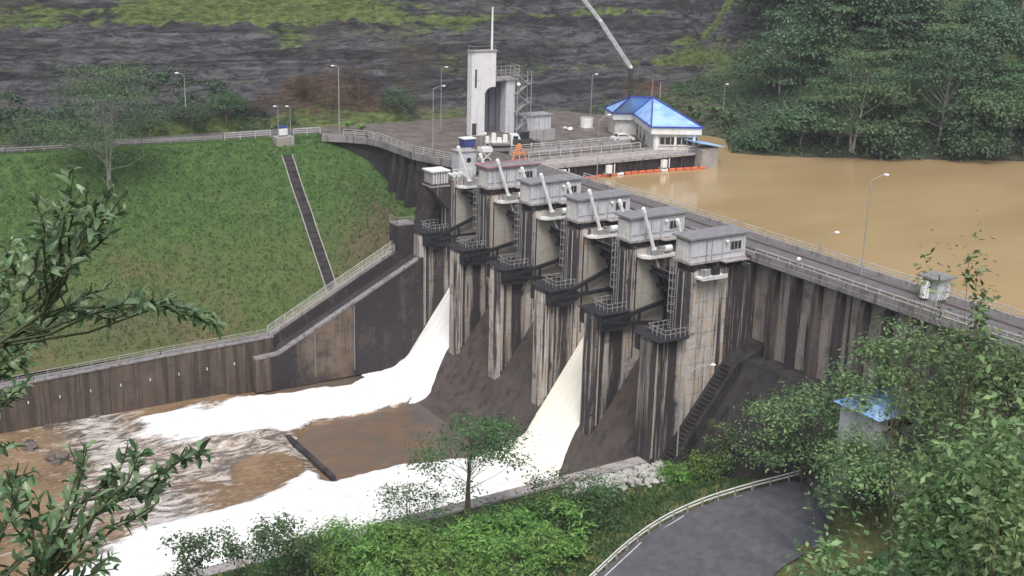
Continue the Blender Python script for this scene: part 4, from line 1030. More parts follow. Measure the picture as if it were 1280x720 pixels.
# ================================================================== LEFT BANK
dc = thing("drain_channel", (-23, -14, -12), "dark stepped drain with pale kerbs running straight down the grass slope", "drain")
pa = np.array([-38.5, -11.2, -2.4]); pb = np.array([-6.0, -16.3, -20.6])
dpt = []
for i in range(27):
    q = pa + (pb - pa) * i / 26; q[2] = float(slope_z(np.array(q[0]), np.array(q[1]))) ; dpt.append(q)
sd_ = np.array([pb[1] - pa[1], -(pb[0] - pa[0]), 0]); sd_ /= np.linalg.norm(sd_)
for s_ in (-1, 1):
    m = MB()
    for a, b in zip(dpt[:-1], dpt[1:]): m.beam(a + sd_ * s_ * 0.95 + [0, 0, 0.28], b + sd_ * s_ * 0.95 + [0, 0, 0.28], 0.16, 0.4)
    m.build("kerb", 'raild', dc, recalc=False)
m = MB()
for a, b in zip(dpt[:-1], dpt[1:]): m.beam(a + [0, 0, 0.16], b + [0, 0, 0.16], 1.8, 0.2); m.beam(a + sd_ * 0.85 + [0, 0, 0.28], a - sd_ * 0.85 + [0, 0, 0.28], 0.15, 0.15)
m.build("channel_bed", 'toe', dc, recalc=False)
t = thing("lookout_post", (-42.6, -10.2, 0), "small white railed lookout platform at the top of the drain", "platform")
MB().box(-43.6, -41.2, -12.0, -8.6, -1.6, 0.1).build("base", 'deckc', t)
MB().box(-42.4, -41.9, -11.2, -9.6, 0.35, 1.55).build("notice_panel", 'white', t); MB().box(-42.45, -41.95, -11.2, -9.6, 1.56, 2.1).build("blue_band", 'bluetarp', t)
for y in (-11.3, -9.5): MB().box(-42.3, -42.1, y - .06, y + .06, 0.1, 2.1).build("leg", 'galv', t)

def lamp(loc, h, arm_dir, label, arm=1.8, up=0.5, r=0.09, mat='galv', group="street lamps on the dam", ang=None):
    x, y, z = loc; t = thing("street_lamp", loc, label, "street lamp", group)
    MB().tube((x, y, z), (x, y, z + h), r, r * 0.6, 8).build("pole", mat, t, recalc=False)
    d = np.array([math.cos(arm_dir), math.sin(arm_dir)]); m = MB(); pts = []
    for i in range(5):
        s = i / 4; pts.append((x + d[0] * arm * s, y + d[1] * arm * s, z + h + up * math.sin(s * math.pi / 2)))
    m.path(pts, [r * 0.55] * 5, 6); m.build("arm", mat, t, recalc=False)
    e = np.array(pts[-1]); m = MB(); m.ball(e + [d[0] * 0.3, d[1] * 0.3, 0], 0.36, 8, 5, (1.0, 1.0, 0.42)); m.build("lamp_head", 'white', t)
    return t
T = math.pi
lamp((-43, 1.2, 0), 12.2, -T / 2, "tall pale street lamp at the corner where the upper road meets the abutment", arm=0.9, up=0.2, r=0.14)
lamp(tuple(at(541, 186, z=0)), 10.6, T / 2, "street lamp on the left abutment deck, nearer of the two side by side", arm=1.8, up=0.4)
lamp(tuple(at(551, 162, z=0)), 11.6, T / 2, "street lamp on the left abutment yard, farther of the two side by side", arm=0.8, up=0.3)
lamp(tuple(at(738, 153, z=0)), 9.5, T / 2, "thin street lamp in the yard between the white tower and the blue roof", arm=0.7, up=0.2)
lamp((74.6, 15.5, 0), 11.6, T / 2, "tall slim street lamp on the crest road right of the nearest gate house", arm=2.2, up=0.5, r=0.08)
lamp(tuple(at(232, 134, z=float(8.6))), 5.2, -T / 2, "curved street lamp on the rock slope above the bushes on the left", arm=0.9, up=0.4)
lamp(tuple(at(746, 222, z=0)), 9.0, T / 2, "street lamp rising beside the intake deck with its arm toward the blue roof", arm=1.6, up=1.0, r=0.07)
lamp(tuple(at(904, 137, z=3.0)), 5.0, T / 2, "thin lamp pole on the green slope right of the blue roof", arm=0.3, up=0.1, r=0.06)
lamp((66.0, 17.2, 0.5), 2.3, T / 2, "short lamp with a horizontal arm over the reservoir railing", arm=2.4, up=0.2, r=0.07)
b = at(845, 562, x=62.5); b[2] = -25.2
lamp(tuple(at(846, 570, x=64)), 10.5, T / 3, "bent street lamp standing at the foot of the nearest pier", arm=3.4, up=1.6, r=0.10)
for i, px in enumerate((348, 363)):
    lamp(tuple(at(px, 164, z=0)), 4.6, -T / 2, ["left one of the two short floodlight poles behind the lookout post", "right one of the two short floodlight poles behind the lookout post"][i], arm=0.3, up=0.1, r=0.09, group=None)

# ================================================================== INTAKE DECK AND YARD
t = thing("intake_deck", (-8, 36, -3), "long grey concrete intake deck standing in the brown reservoir with railings along its edges", "deck")
MB().box(-3.0, 2.2, 17.7, 53.0, -0.4, 0.0).build("deck_slab", 'deckc', t)
MB().box(-3.0, 1.7, 17.72, 52.8, -8, -0.42).build("intake_wall", 'toe', t)
for i in range(8): MB().box(1.7, 2.0, 19.5 + 4.6 * i, 19.8 + 4.6 * i, -6, -0.42).build("wall_rib", 'ledge', t)
MB().box(-9.5, -9.0, 18, 44, 0.003, 1.0).build("parapet", 'deckc', t)
MB().box(-3.6, -3.2, 18, 52, 0.003, 0.45).build("kerb", 'deckc', t)
MB().box(-16.0, -3.05, 18, 43, 0.001, 0.05).build("paving", 'roadfar', t)
for x in (-12.5, -11.0): MB().box(x - 0.9, x + 0.9, 18, 44, 0.051, 0.058).build('dark_strip', 'toe', t)
for x in (-12.5, -7.2): MB().box(x, x + 0.5, 18, 44, 0.052, 0.22).build("rail_track", 'railtrack', t)
MB().box(1.2, 2.3, 53.0, 55.2, -6, 0.2).build("end_post", 'galv', t)
for i, (a, b, h) in enumerate((((1.9, 18.2, 0), (1.9, 52.5, 0), "railing on the water edge of the intake deck"), ((-3.4, 18.2, 0.45), (-3.4, 42, 0.45), "railing on the inner kerb of the intake deck"), ((-9.2, 18.2, 1.0), (-9.2, 43.5, 1.0), "railing on the parapet behind the intake deck"))):
    railing([a, b], h, h=1.1 if i != 2 else 0.7, n=2, r=0.05)
for i, y in enumerate((21.5, 31.0, 43.0)):
    q = thing("mooring_drum", (2.7, y, -2.4), ["white drum on the dark intake wall, nearest the gate houses", "white drum on the dark intake wall, middle of the three", "white drum on the dark intake wall, nearest the blue-roofed building"][i], "drum", "white drums on the intake wall")
    MB().tube((2.25, y, -2.0), (2.25, y, -0.7), 0.62, n=14).build("drum", 'white', q); MB().box(1.7, 2.3, y - 0.8, y + 0.8, -2.35, -2.05).build("bracket", 'galv', q)
    MB().tube((2.1, y + 1.3, -2.2), (2.1, y + 1.3, -0.6), 0.12).build("pipe", 'white', q)
# floating barrier
bp = [at(720, 226, z=-2.7), at(745, 222, z=-2.7), at(790, 217, z=-2.7), at(835, 213.5, z=-2.7), at(876, 211, z=-2.7)]
fb = thing("floating_barrier", tuple(bp[2]), "orange floating barrier curving through the brown water below the intake deck", "floating barrier")
def along(pts, step):
    out = []; carry = 0
    for a, b in zip(pts[:-1], pts[1:]):
        a = np.array(a); b = np.array(b); L = np.linalg.norm(b - a); s = carry
        while s < L: out.append((a + (b - a) * s / L, (b - a) / L)); s += step
        carry = s - L
    return out
m = MB()
for a, b in zip(bp[:-1], bp[1:]): m.tube(a + [0, 0, 0.12], b + [0, 0, 0.12], 0.06, n=5)
m.build("cable", 'orange', fb)
for i, (c, d) in enumerate(along(bp, 1.55)):
    MB().tube(c + [0, 0, 0.15], c + d * 1.25 + [0, 0, 0.15], 0.30, n=8).build("float", 'orange' if i % 6 else 'white', fb)
bp2 = [at(735, 221, z=-2.7), at(700, 226, z=-2.7)]
for i, (px, py) in enumerate(((752, 233), (780, 240), (802, 246))):
    tag(MB().ball(at(px, py, z=-2.6), 0.22, 8, 5).build("float", 'white'), "small pale float on the brown water beside the dam, " + ["nearest the barrier", "the middle one", "farthest from the barrier"][i], "float", "pale floats beside the dam")

# control building with the blue hip roof
cb = thing("control_building", (-12, 48, 0), "cream control building with a bright blue hipped roof at the reservoir edge", "building")
ez = 4.3
E_ = [at(814, 159, z=ez), at(879, 160, z=ez), at(791, 142, z=ez), at(766, 141.5, z=ez), at(755, 135, z=ez)]
c0, c1, c2, c3, c4 = [q[:2] for q in E_]
bk = [c1 + (c2 - c0) * 1.35, c4 + (c1 - c0) * 0.9]
R0 = at(789, 121, z=7.9); R1 = at(816, 122, z=7.6)
V = [(*c0, ez), (*c1, ez), (*c2, ez), (*c3, ez), (*c4, ez), tuple(R0), tuple(R1), (*bk[0], ez), (*bk[1], ez)]
th = -0.22
def roof_part(name, idx, mat):
    m = MB(); n = len(idx); m.add([V[i] for i in idx] + [(V[i][0], V[i][1], V[i][2] + th) for i in idx],
        [tuple(range(n)), tuple(range(2 * n - 1, n - 1, -1))] + [(i, (i + 1) % n, n + (i + 1) % n, n + i) for i in range(n)]); return m.build(name, mat, cb)
roof_part("roof_slope", [0, 1, 6], 'blueroof'); roof_part("roof_slope", [0, 6, 2], 'blueroof'); roof_part("roof_slope", [2, 6, 5, 3], 'blueroof')
roof_part("roof_slope", [3, 5, 4], 'blueroof'); roof_part("roof_slope", [1, 7, 6], 'blueroof'); roof_part("roof_slope", [7, 8, 5, 6], 'blueroof'); roof_part("roof_slope", [8, 4, 5], 'blueroof')
for a, b in ((0, 6), (2, 6), (3, 5), (4, 5), (5, 6), (1, 6), (0, 2), (2, 3), (3, 4), (0, 1)):
    MB().beam(np.array(V[a]) + [0, 0, 0.06], np.array(V[b]) + [0, 0, 0.06], 0.28, 0.2).build("roof_trim", 'bluetrim', cb, recalc=False)
# standing seams on the slopes
def seams(a, b, c, n, name="roof_seam"):
    A, B, C_ = (np.array(V[i]) for i in (a, b, c)); m = MB()
    for i in range(1, n):
        q = A + (B - A) * i / n; k = 1 - abs(2 * i / n - 1); 
        e = q + (C_ - (A + B) / 2) * 1.0 * (i / n * 2 if i / n < .5 else (1 - i / n) * 2)
        m.beam(q + [0, 0, 0.03], e + [0, 0, 0.03], 0.08, 0.06)
    stuff(m.build(name, 'bluetrim', cb, recalc=False))
# white eave band and walls, set in from the eaves
out = [c0, c1, bk[0], bk[1], c4, c3, c2]
cen = np.mean(out, axis=0)
def ring(poly, s): 
    n = len(poly); r = []
    for i in range(n):
        p = np.array(poly[i]); a = np.array(poly[i - 1]); b = np.array(poly[(i + 1) % n]); u = (p - a) / np.linalg.norm(p - a); v = (b - p) / np.linalg.norm(b - p)
        n1 = np.array([-u[1], u[0]]); n2 = np.array([-v[1], v[0]]); q = n1 + n2; q /= max(np.linalg.norm(q), 1e-6); r.append(p + q * s / max(0.35, q @ n1))
    return r
area = sum(out[i][0] * out[(i + 1) % 7][1] - out[(i + 1) % 7][0] * out[i][1] for i in range(7))
sgn = 1 if area > 0 else -1
fas = ring(out, sgn * 0.25); wal = ring(out, sgn * 0.95)
for i in range(7):
    a, b = fas[i], fas[(i + 1) % 7]; MB().beam((*a, ez - 0.75), (*b, ez - 0.75), 0.22, 1.05).build("eave_band", 'white', cb)
    a, b = wal[i], wal[(i + 1) % 7]; MB().beam((*a, 1.6), (*b, 1.6), 0.3, 3.3).build("wall", 'whitew', cb)
MB().prism_z([tuple(q) for q in ring(out, sgn * 0.6)], -0.5, 0.12).build("plinth", 'deckc', cb)
MB().prism_z([tuple(q) for q in ring(out, sgn * 0.4)], ez - 1.4, ez - 1.25).build("soffit", 'whitew', cb)
a = np.array([*wal[0], 0]); b = np.array([*wal[1], 0]); u = (b - a) / np.linalg.norm(b - a); nrm = np.array([u[1], -u[0], 0]); 
if nrm[:2] @ (wal[0] - cen) < 0: nrm = -nrm
L = np.linalg.norm(b - a)
for s0, k in ((0.12 * L, 3), (0.52 * L, 4)):
    w_ = MB().beam(a + u * s0 + nrm * 0.17 + [0, 0, 1.75], a + u * (s0 + 1.0 * k) + nrm * 0.17 + [0, 0, 1.75], 0.1, 1.45).build("window", 'raild', cb)
    for i in range(k): MB().beam(a + u * (s0 + 0.12 + i) + nrm * 0.23 + [0, 0, 1.75], a + u * (s0 + 0.86 + i) + nrm * 0.23 + [0, 0, 1.75], 0.06, 1.2).build("pane", 'glass', w_)
    MB().beam(a + u * (s0 - 0.1) + nrm * 0.27 + [0, 0, 0.95], a + u * (s0 + k + 0.1) + nrm * 0.27 + [0, 0, 0.95], 0.25, 0.1).build("sill", 'white', w_)
for s0 in (0.02, 0.47, 0.93): MB().beam(a + u * (s0 * L) + nrm * 0.2 + [0, 0, 1.5], a + u * (s0 * L + 0.4) + nrm * 0.2 + [0, 0, 1.5], 0.2, 3.2).build("pilaster", 'white', cb)
a2 = np.array([*wal[6], 0]); u2 = (a - a2) / np.linalg.norm(a - a2); n2 = np.array([u2[1], -u2[0], 0]); 
if n2[:2] @ (wal[0] - cen) < 0: n2 = -n2
for s0 in (1.2, 4.2, 7.4): MB().beam(a2 + u2 * s0 + n2 * 0.17 + [0, 0, 1.5], a2 + u2 * (s0 + 1.3) + n2 * 0.17 + [0, 0, 1.5], 0.08, 2.4).build("window", 'glass', cb)
MB().tube(R1 - u * 0 + np.array([-1, 2.5, -0.6]), R1 + np.array([-1, 2.5, 2.6]), 0.07).build("antenna", 'galv', cb)
MB().tube(R1 + np.array([-1.8, 1.2, -0.6]), R1 + np.array([-1.8, 1.2, 3.4]), 0.09).build("antenna", 'roofred', cb)
t = thing("blue_roof_shed", tuple(at(884, 190, z=0)), "low shed with a small blue lean-to roof right of the control building", "shed")
o = at(884, 190, z=0)
MB().box(o[0] - 2.5, o[0] + 1.2, o[1] - 2.2, o[1] + 1.6, -3.5, 0.9).build("walls", 'raild', t)
m = MB(); m.prism_x([(o[1] - 3.2, 2.0), (o[1] + 2.6, 0.95), (o[1] + 2.6, 1.1), (o[1] - 3.2, 2.2)], o[0] - 3.2, o[0] + 1.8); m.build("roof", 'blueroof', t)

# white portal tower
tt = thing("portal_tower", (-30, 26, 0), "tall cream concrete portal tower with a dark panel and a mast on its roof", "tower")
MB().box(-30.6, -29.0, 21.7, 24.6, 0.0, 15.6).build("column", 'cream', tt)
MB().box(-30.58, -29.02, 24.6, 26.9, 9.0, 15.6).build("head_beam", 'cream', tt)
MB().prism_x([(24.6, 9.0), (26.0, 9.0), (25.1, 8.6), (24.6, 7.8)], -30.56, -29.05).build("haunch", 'cream', tt)
MB().box(-30.8, -28.8, 21.5, 27.1, 15.6, 15.8).build("roof_slab", 'deckc', tt)
MB().box(-32.3, -31.6, 24.6, 29.6, 0.0, 9.3).build("dark_panel", 'cardark2', tt)
for y in (25.6, 26.9, 28.4): MB().box(-31.6, -31.45, y, y + 0.22, 0.4, 9.0).build("panel_post", 'cardark', tt)
MB().box(-32.4, -29.6, 29.6, 31.6, 0.0, 10.0).build("side_column", 'housec', tt)
MB().box(-32.6, -29.2, 27.02, 31.9, 10.02, 10.35).build("gallery_floor", 'deckc', tt)
MB().box(-29.0, -28.93, 22.4, 22.75, 9.0, 12.4).build("slit_window", 'glass', tt)
MB().box(-28.99, -28.9, 21.9, 22.8, 0.2, 2.4).build("door", 'cardark', tt)
m = MB()
for h in (0.5, 1.1, 1.7, 2.4):
    m.beam((-29.25, 27.1, 10.35 + h), (-29.25, 32.3, 10.35 + h), 0.07, 0.07); m.beam((-29.25, 32.3, 10.35 + h), (-32.5, 32.3, 10.35 + h), 0.07, 0.07)
for i in range(6): m.beam((-29.25, 27.2 + i, 10.3), (-29.25, 27.2 + i, 12.8), 0.08, 0.08)
m.build("gallery_railing", 'galv', tt, recalc=False)
m = MB()
for a, b in (((-30.5, 21.8), (-29.1, 21.8)), ((-29.1, 21.8), (-29.1, 26.8))): 
    m.beam((*a, 16.6), (*b, 16.6), 0.07, 0.07); m.beam((*a, 15.8), (*a, 16.6), .07, .07); m.beam((*b, 15.8), (*b, 16.6), .07, .07)
m.build("roof_railing", 'galv', tt, recalc=False)
MB().tube((-30, 26.5, 15.8), (-30, 26.5, 23.6), 0.24, 0.15, 10).build("mast", 'white', tt)
st = MB()
for i in range(6):
    z = 0.4 + i * 1.75; y0, y1 = (31.9, 34.3) if i % 2 == 0 else (34.3, 31.9)
    st.beam((-29.6, y0, z), (-29.6, y1, z + 1.75), 0.9, 0.14); st.beam((-29.1, y0, z + 1.0), (-29.1, y1, z + 2.75), 0.07, 0.07)
    st.box(-30.2, -29.0, y1 - 0.5, y1 + 0.5, z + 1.7, z + 1.8)
st.build("stair_flight", 'galv', tt, recalc=False)
m = MB()
for x, y in ((-30.3, 31.7), (-28.9, 31.7), (-30.3, 34.8), (-28.9, 34.8)): m.beam((x, y, 0), (x, y, 11.6), 0.12, 0.12)
m.build("stair_post", 'galv', tt, recalc=False)
MB().ball((-28.7, 31.8, 9.2), 0.4, 8, 6).build("floodlight", 'white', tt)

o = at(669, 162, z=0)
t = thing("store_shed", tuple(o), "low pale grey flat-roofed shed right of the white tower", "shed")
MB().box(o[0] - 3, o[0], o[1] - 3.6, o[1] + 3.6, 0.0, 2.7).build("walls", 'housec', t); MB().box(o[0] - 3.3, o[0] + 0.3, o[1] - 3.9, o[1] + 3.9, 2.7, 2.9).build("roof", 'galv', t)
for i in range(5): MB().box(o[0], o[0] + 0.05, o[1] - 3.4 + 1.4 * i, o[1] - 3.3 + 1.4 * i, 0.1, 2.65).build("panel_joint", 'raild', t)
o2 = at(668, 176, z=0)
tag(MB().box(o2[0] - .2, o2[0] + .2, o2[1] - 3.6, o2[1] + 4.4, 0, 2.0).build("block_wall", 'deckc'), "short grey wall standing in front of the pale flat-roofed shed", "wall")
o = at(733, 162, z=0)
t = thing("water_tank", tuple(o), "small white water tank beside the yard lamp left of the blue roof", "tank")
MB().tube((o[0], o[1], 0.5), (o[0], o[1], 2.4), 1.25, n=16).build("drum", 'white', t); MB().box(o[0] - 1.2, o[0] + 1.2, o[1] - 1.2, o[1] + 1.2, 0, 0.5).build("plinth", 'deckc', t)
MB().ball((o[0], o[1], 2.4), 1.2, 14, 5, (1, 1, 0.2)).build("lid", 'galv', t)

# crane behind the control building
t = thing("crane", (-36, 64, 0), "tall pale lattice crane whose jib leans out over the rock face", "crane")
b0 = at(788, 150, x=-36); b1 = at(788, 84, x=-36); b2 = at(750, 26, x=-36); b3 = at(724, -8, x=-36)
def lattice(a, b, w, name, mat, r=0.07, n=10):
    a = np.array(a); b = np.array(b); d = (b - a) / np.linalg.norm(b - a); s = np.cross(d, [1, 0, 0]); s /= np.linalg.norm(s); q = np.cross(d, s)
    m = MB(); cs = [(1, 1), (1, -1), (-1, -1), (-1, 1)]
    P_ = lambda k, i: a + (b - a) * i / n + s * cs[k % 4][0] * w / 2 + q * cs[k % 4][1] * w / 2
    for k in range(4):
        m.beam(P_(k, 0), P_(k, n), r * 2, r * 2)
        for i in range(n): m.beam(P_(k, i), P_(k + 1, i + 1) if i % 2 else P_(k, i + 1) * 0 + P_(k + 1, i + 1), r, r)
    return m.build(name, mat, t, recalc=False)
lattice(b0, b1, 0.6, "mast", 'cardark', 0.07, 12); lattice(b1, b2, 0.55, "lower_boom", 'boom', 0.075, 9); lattice(b2, b3, 0.5, "upper_boom", 'boom', 0.075, 7)
MB().ball(b1, 0.5, 10, 6).build("joint", 'white', t); MB().ball(b2, 0.45, 10, 6).build("joint", 'white', t)
gz = b0[2]; MB().box(b0[0] - 2.6, b0[0] + 1.6, b0[1] - 1.5, b0[1] + 1.5, gz - 0.3, gz + 1.4).build("carrier", 'cardark', t); MB().box(b0[0] - 2.6, b0[0] + 1.6, b0[1] - 3, b0[1] + 3, gz - 1.8, gz - 0.3).build("chassis", 'cardark', t)

# vehicles and plant in the yard (built about the origin, then set down)
def wheels(t, xs_, hw, r, wd=0.25):
    for x in xs_:
        for s in (-1, 1):
            w_ = MB().tube((x, s * hw, r), (x, s * (hw - wd), r), r, n=14).build("wheel", 'rubber', t)
            MB().tube((x, s * (hw + 0.02), r), (x, s * (hw - 0.05), r), r * 0.55, n=10).build("rim", 'galv', w_)
def put(t, loc, rz):
    t.location = loc; t.rotation_euler = (0, 0, rz); return t
def car(label, mat, loc, rz):
    t = thing("parked_car", (0, 0, 0), label, "car")
    body = [(-2.1, 0.35), (-2.15, 0.8), (-2.0, 0.98), (-1.5, 1.05), (-1.0, 1.48), (0.55, 1.5), (1.15, 1.05), (1.95, 0.9), (2.12, 0.65), (2.1, 0.35)]
    m = MB(); m.prism_z([(0, 0)] * 3, 0, 0) if False else None
    n = len(body); vs = []
    for y, k in ((-0.82, 1.0), (0.82, 1.0)): vs += [(x, y * (0.86 if z > 1.2 else 1.0), z) for x, z in body]
    m.add(vs, [(i, (i + 1) % n, n + (i + 1) % n, n + i) for i in range(n)] + [tuple(range(n - 1, -1, -1)), tuple(range(n, 2 * n))]); m.build("body", mat, t)
    for s in (-1, 1):
        w_ = MB(); w_.add([(-1.35, s * 0.835, 1.06), (0.95, s * 0.835, 1.06), (0.5, s * 0.73, 1.42), (-0.95, s * 0.73, 1.42), (-1.35, s * 0.8, 1.06), (0.95, s * 0.8, 1.06), (0.5, s * 0.7, 1.42), (-0.95, s * 0.7, 1.42)], [(0, 1, 2, 3), (4, 7, 6, 5), (0, 4, 5, 1), (1, 5, 6, 2), (2, 6, 7, 3), (3, 7, 4, 0)]); w_.build("side_window", 'glass', t)
        MB().box(2.06, 2.16, s * 0.75, s * 0.45, 0.62, 0.8).build("headlight", 'galv', t)
    MB().beam((0.62, 0, 1.44), (1.12, 0, 1.08), 1.3, 0.05).build("windscreen", 'glass', t); MB().beam((-1.08, 0, 1.44), (-1.5, 0, 1.09), 1.3, 0.05).build("rear_window", 'glass', t)
    wheels(t, (-1.3, 1.3), 0.84, 0.33); return put(t, loc, rz)
car("white car parked in front of the blue-roofed control building", 'carwhite', tuple(at(778, 177, z=0.05)), 1.35)
t = thing("white_truck", (0, 0, 0), "white truck with pale machinery on its bed below the white tower", "truck")
MB().box(-3.2, 1.4, -1.05, 1.05, 0.75, 1.0).build("bed", 'galv', t)
m = MB(); m.add([(1.5, -1, .5), (3.3, -1, .5), (3.3, -1, 1.5), (2.9, -1, 2.4), (1.5, -1, 2.4), (1.5, 1, .5), (3.3, 1, .5), (3.3, 1, 1.5), (2.9, 1, 2.4), (1.5, 1, 2.4)], [(0, 1, 2, 3, 4), (9, 8, 7, 6, 5), (0, 5, 6, 1), (1, 6, 7, 2), (2, 7, 8, 3), (3, 8, 9, 4), (4, 9, 5, 0)]); m.build("cab", 'carwhite', t)
MB().beam((2.93, 0, 2.3), (3.3, 0, 1.6), 1.7, 0.06).build("windscreen", 'glass', t)
for s in (-1, 1): MB().box(1.9, 2.8, s * 1.0, s * 1.03, 1.45, 2.15).build("side_window", 'glass', t)
for i, (x, h) in enumerate(((-2.6, 2.0), (-1.5, 2.6), (-0.5, 1.8), (0.6, 2.3))): MB().tube((x, -0.2, 1.0), (x, -0.2, h), 0.5, 0.42, 10).build("drum", 'white', t)
wheels(t, (-2.2, 2.3), 1.05, 0.45, 0.3); put(t, tuple(at(627, 184, z=0.02)), 1.2)
t = thing("dark_loader", (0, 0, 0), "dark wheeled loader with a low cab beside the white truck", "loader")
MB().box(-2.4, 1.2, -0.95, 0.95, 0.7, 1.6).build("body", 'cardark', t); MB().box(-1.0, 0.6, -0.7, 0.7, 1.6, 2.8).build("cab", 'glass', t); MB().box(-1.1, 0.7, -0.8, 0.8, 2.8, 2.92).build("cab_roof", 'cardark', t)
for s in (-1, 1): MB().beam((0.6, s * 0.6, 1.4), (3.0, s * 0.6, 0.7), 0.18, 0.3).build("lift_arm", 'cardark', t)
MB().add([(2.9, -1.1, .1), (3.9, -1.1, .1), (3.0, -1.1, 1.2), (2.9, 1.1, .1), (3.9, 1.1, .1), (3.0, 1.1, 1.2)], [(0, 1, 2), (5, 4, 3), (0, 3, 4, 1), (1, 4, 5, 2), (2, 5, 3, 0)]).build("bucket", 'galv', t)
wheels(t, (-1.5, 1.0), 1.0, 0.65, 0.35); put(t, tuple(at(655, 184, z=0.02)), 1.5)
t = thing("blue_bin", (0, 0, 0), "dark blue bin with a white rim standing on the abutment yard", "bin")
MB().add([(-.8, -1, 0), (.8, -1, 0), (.8, 1, 0), (-.8, 1, 0), (-1, -1.25, 1.5), (1, -1.25, 1.5), (1, 1.25, 1.5), (-1, 1.25, 1.5)], [(0, 3, 2, 1), (4, 5, 6, 7), (0, 1, 5, 4), (1, 2, 6, 5), (2, 3, 7, 6), (3, 0, 4, 7)]).build("body", 'bluetarp', t)
MB().box(-1.06, 1.06, -1.3, 1.3, 1.45, 1.6).build("rim", 'white', t); put(t, tuple(at(584, 183, z=0)), 0)
t = thing("white_stand", (0, 0, 0), "white steel stand with crossed legs by the first gate house", "stand")
for s in (-1, 1):
    for q in (-1, 1): MB().beam((s * 0.7, q * 0.9, 0), (s * 0.7, -q * 0.9, 1.5), 0.13, 0.13).build("leg", 'white', t)
MB().box(-0.9, 0.9, -1.0, 1.0, 1.5, 2.2).build("tray", 'white', t)
for y in (-0.8, 0, 0.8): MB().beam((0, y, 2.2), (0, y, 4.3), 0.1, 0.1).build("upright", 'galv', t)
MB().ball((0, 0, 4.5), 0.28).build("beacon", 'white', t); put(t, tuple(at(606, 200, z=0)), 0)
t = thing("orange_frame", (0, 0, 0), "bright orange A-shaped frame standing on the crest by the first gate house", "frame")
for q in (-1, 0, 1): MB().beam((0, 0, 3.0), (0.3, q * 1.5, 0), 0.2, 0.18).build("leg", 'orangef', t)
MB().box(-0.3, 0.3, -1.1, 1.1, 1.2, 1.45).build("crossbar", 'orangef', t); MB().box(-0.12, 0.12, -0.5, 0.5, 2.0, 2.7).build("panel", 'orangef', t); put(t, tuple(at(648, 201, z=0)), 0)
rng = np.random.default_rng(3)
for i, (px, py, r) in enumerate(((712, 163, 0.5), (706, 161, 0.4), (714, 161, 0.35))):
    q = at(px, py, z=0); m = MB(); m.ball((0, 0, r * 0.5), r, 8, 5, (1.3, 1, .6)); m.v = [tuple(np.array(v) * (1 + .15 * rng.normal()) + q) for v in m.v]
    tag(m.build("rubble_pile", 'whitew'), "pale rubble heap on the yard soil left of the white tank, %s" % ["the largest", "the leftmost", "the farthest back"][i], "rubble")
# people-sized poles near the building
for i, (px, py) in enumerate(((796, 182), (803, 186))):
    q = at(px, py, z=0); o = MB(); o.tube(q, q + np.array([0, 0, 2.6 - 0.8 * i]), 0.13, 0.1); o.ball(q + np.array([0, 0, 2.7 - 0.8 * i]), 0.2)
    tag(o.build("gate_post", 'cardark'), ["taller dark post before the control building wall", "shorter dark post before the control building wall"][i], "post")

# kiosk on the right of the crest
t = thing("crest_kiosk", (84.5, 16.2, 0), "small grey kiosk with a white cylinder on the crest road behind the shrubs", "kiosk")
MB().box(84.0, 86.2, 15.2, 17.2, 0.0, 2.5).build("walls", 'housec', t); MB().box(83.5, 86.6, 14.6, 17.7, 2.5, 2.7).build("roof", 'roofslab', t)
MB().tube((84.9, 14.6, 0.3), (84.9, 14.6, 2.2), 0.5, n=14).build("cylinder", 'white', t); MB().box(84.2, 84.4, 14.9, 15.2, 0, 2.5).build("corner_post", 'deckc', t)
t = thing("signal_box", (75, 10.2, 0), "small pale signal fitting on the downstream railing above the ribbed wall", "lamp")
q = at(998, 338, y=9.9); MB().tube((q[0], q[1] - .1, 0.9), (q[0], q[1] - .1, 1.5), 0.12).build("stem", 'galv', t); MB().ball((q[0], q[1] - .1, 1.65), 0.28).build("head", 'white', t)

# blue-roofed hut behind the shrubs
h0 = at(1104, 506, y=-2.2); hg = near_ground(h0[0], h0[1])
t = thing("blue_hut", (h0[0], h0[1], hg), "small hut with a bright blue roof half hidden by shrubs under the crest", "hut")
x, y, z = h0
MB().box(x - 2.6, x + 2.4, y - 3.2, y + 3.0, min(hg, z - 4) - 1.0, z + 0.2).build("walls", 'housec', t)
m = MB(); m.add([(x + 3, y - 3.8, z), (x + 3, y + 3.6, z), (x - 3.2, y + 3.6, z), (x - 3.2, y - 3.8, z), (x, y - 1.5, z + 1.6), (x, y + 1.5, z + 1.6)], [(0, 1, 5, 4), (1, 2, 5), (2, 3, 4, 5), (3, 0, 4), (3, 2, 1, 0)]); m.build("roof", 'blueroof', t)
for a, b in ((-1.8, -0.6), (0.6, 1.8)): MB().box(x + 2.38, x + 2.46, y + a, y + b, z - 1.6, z - 0.6).build("window", 'glass', t)
MB().box(x + 2.38, x + 2.47, y - 0.4, y + 0.4, z - 3.2, z - 0.9).build("door", 'cardark', t)

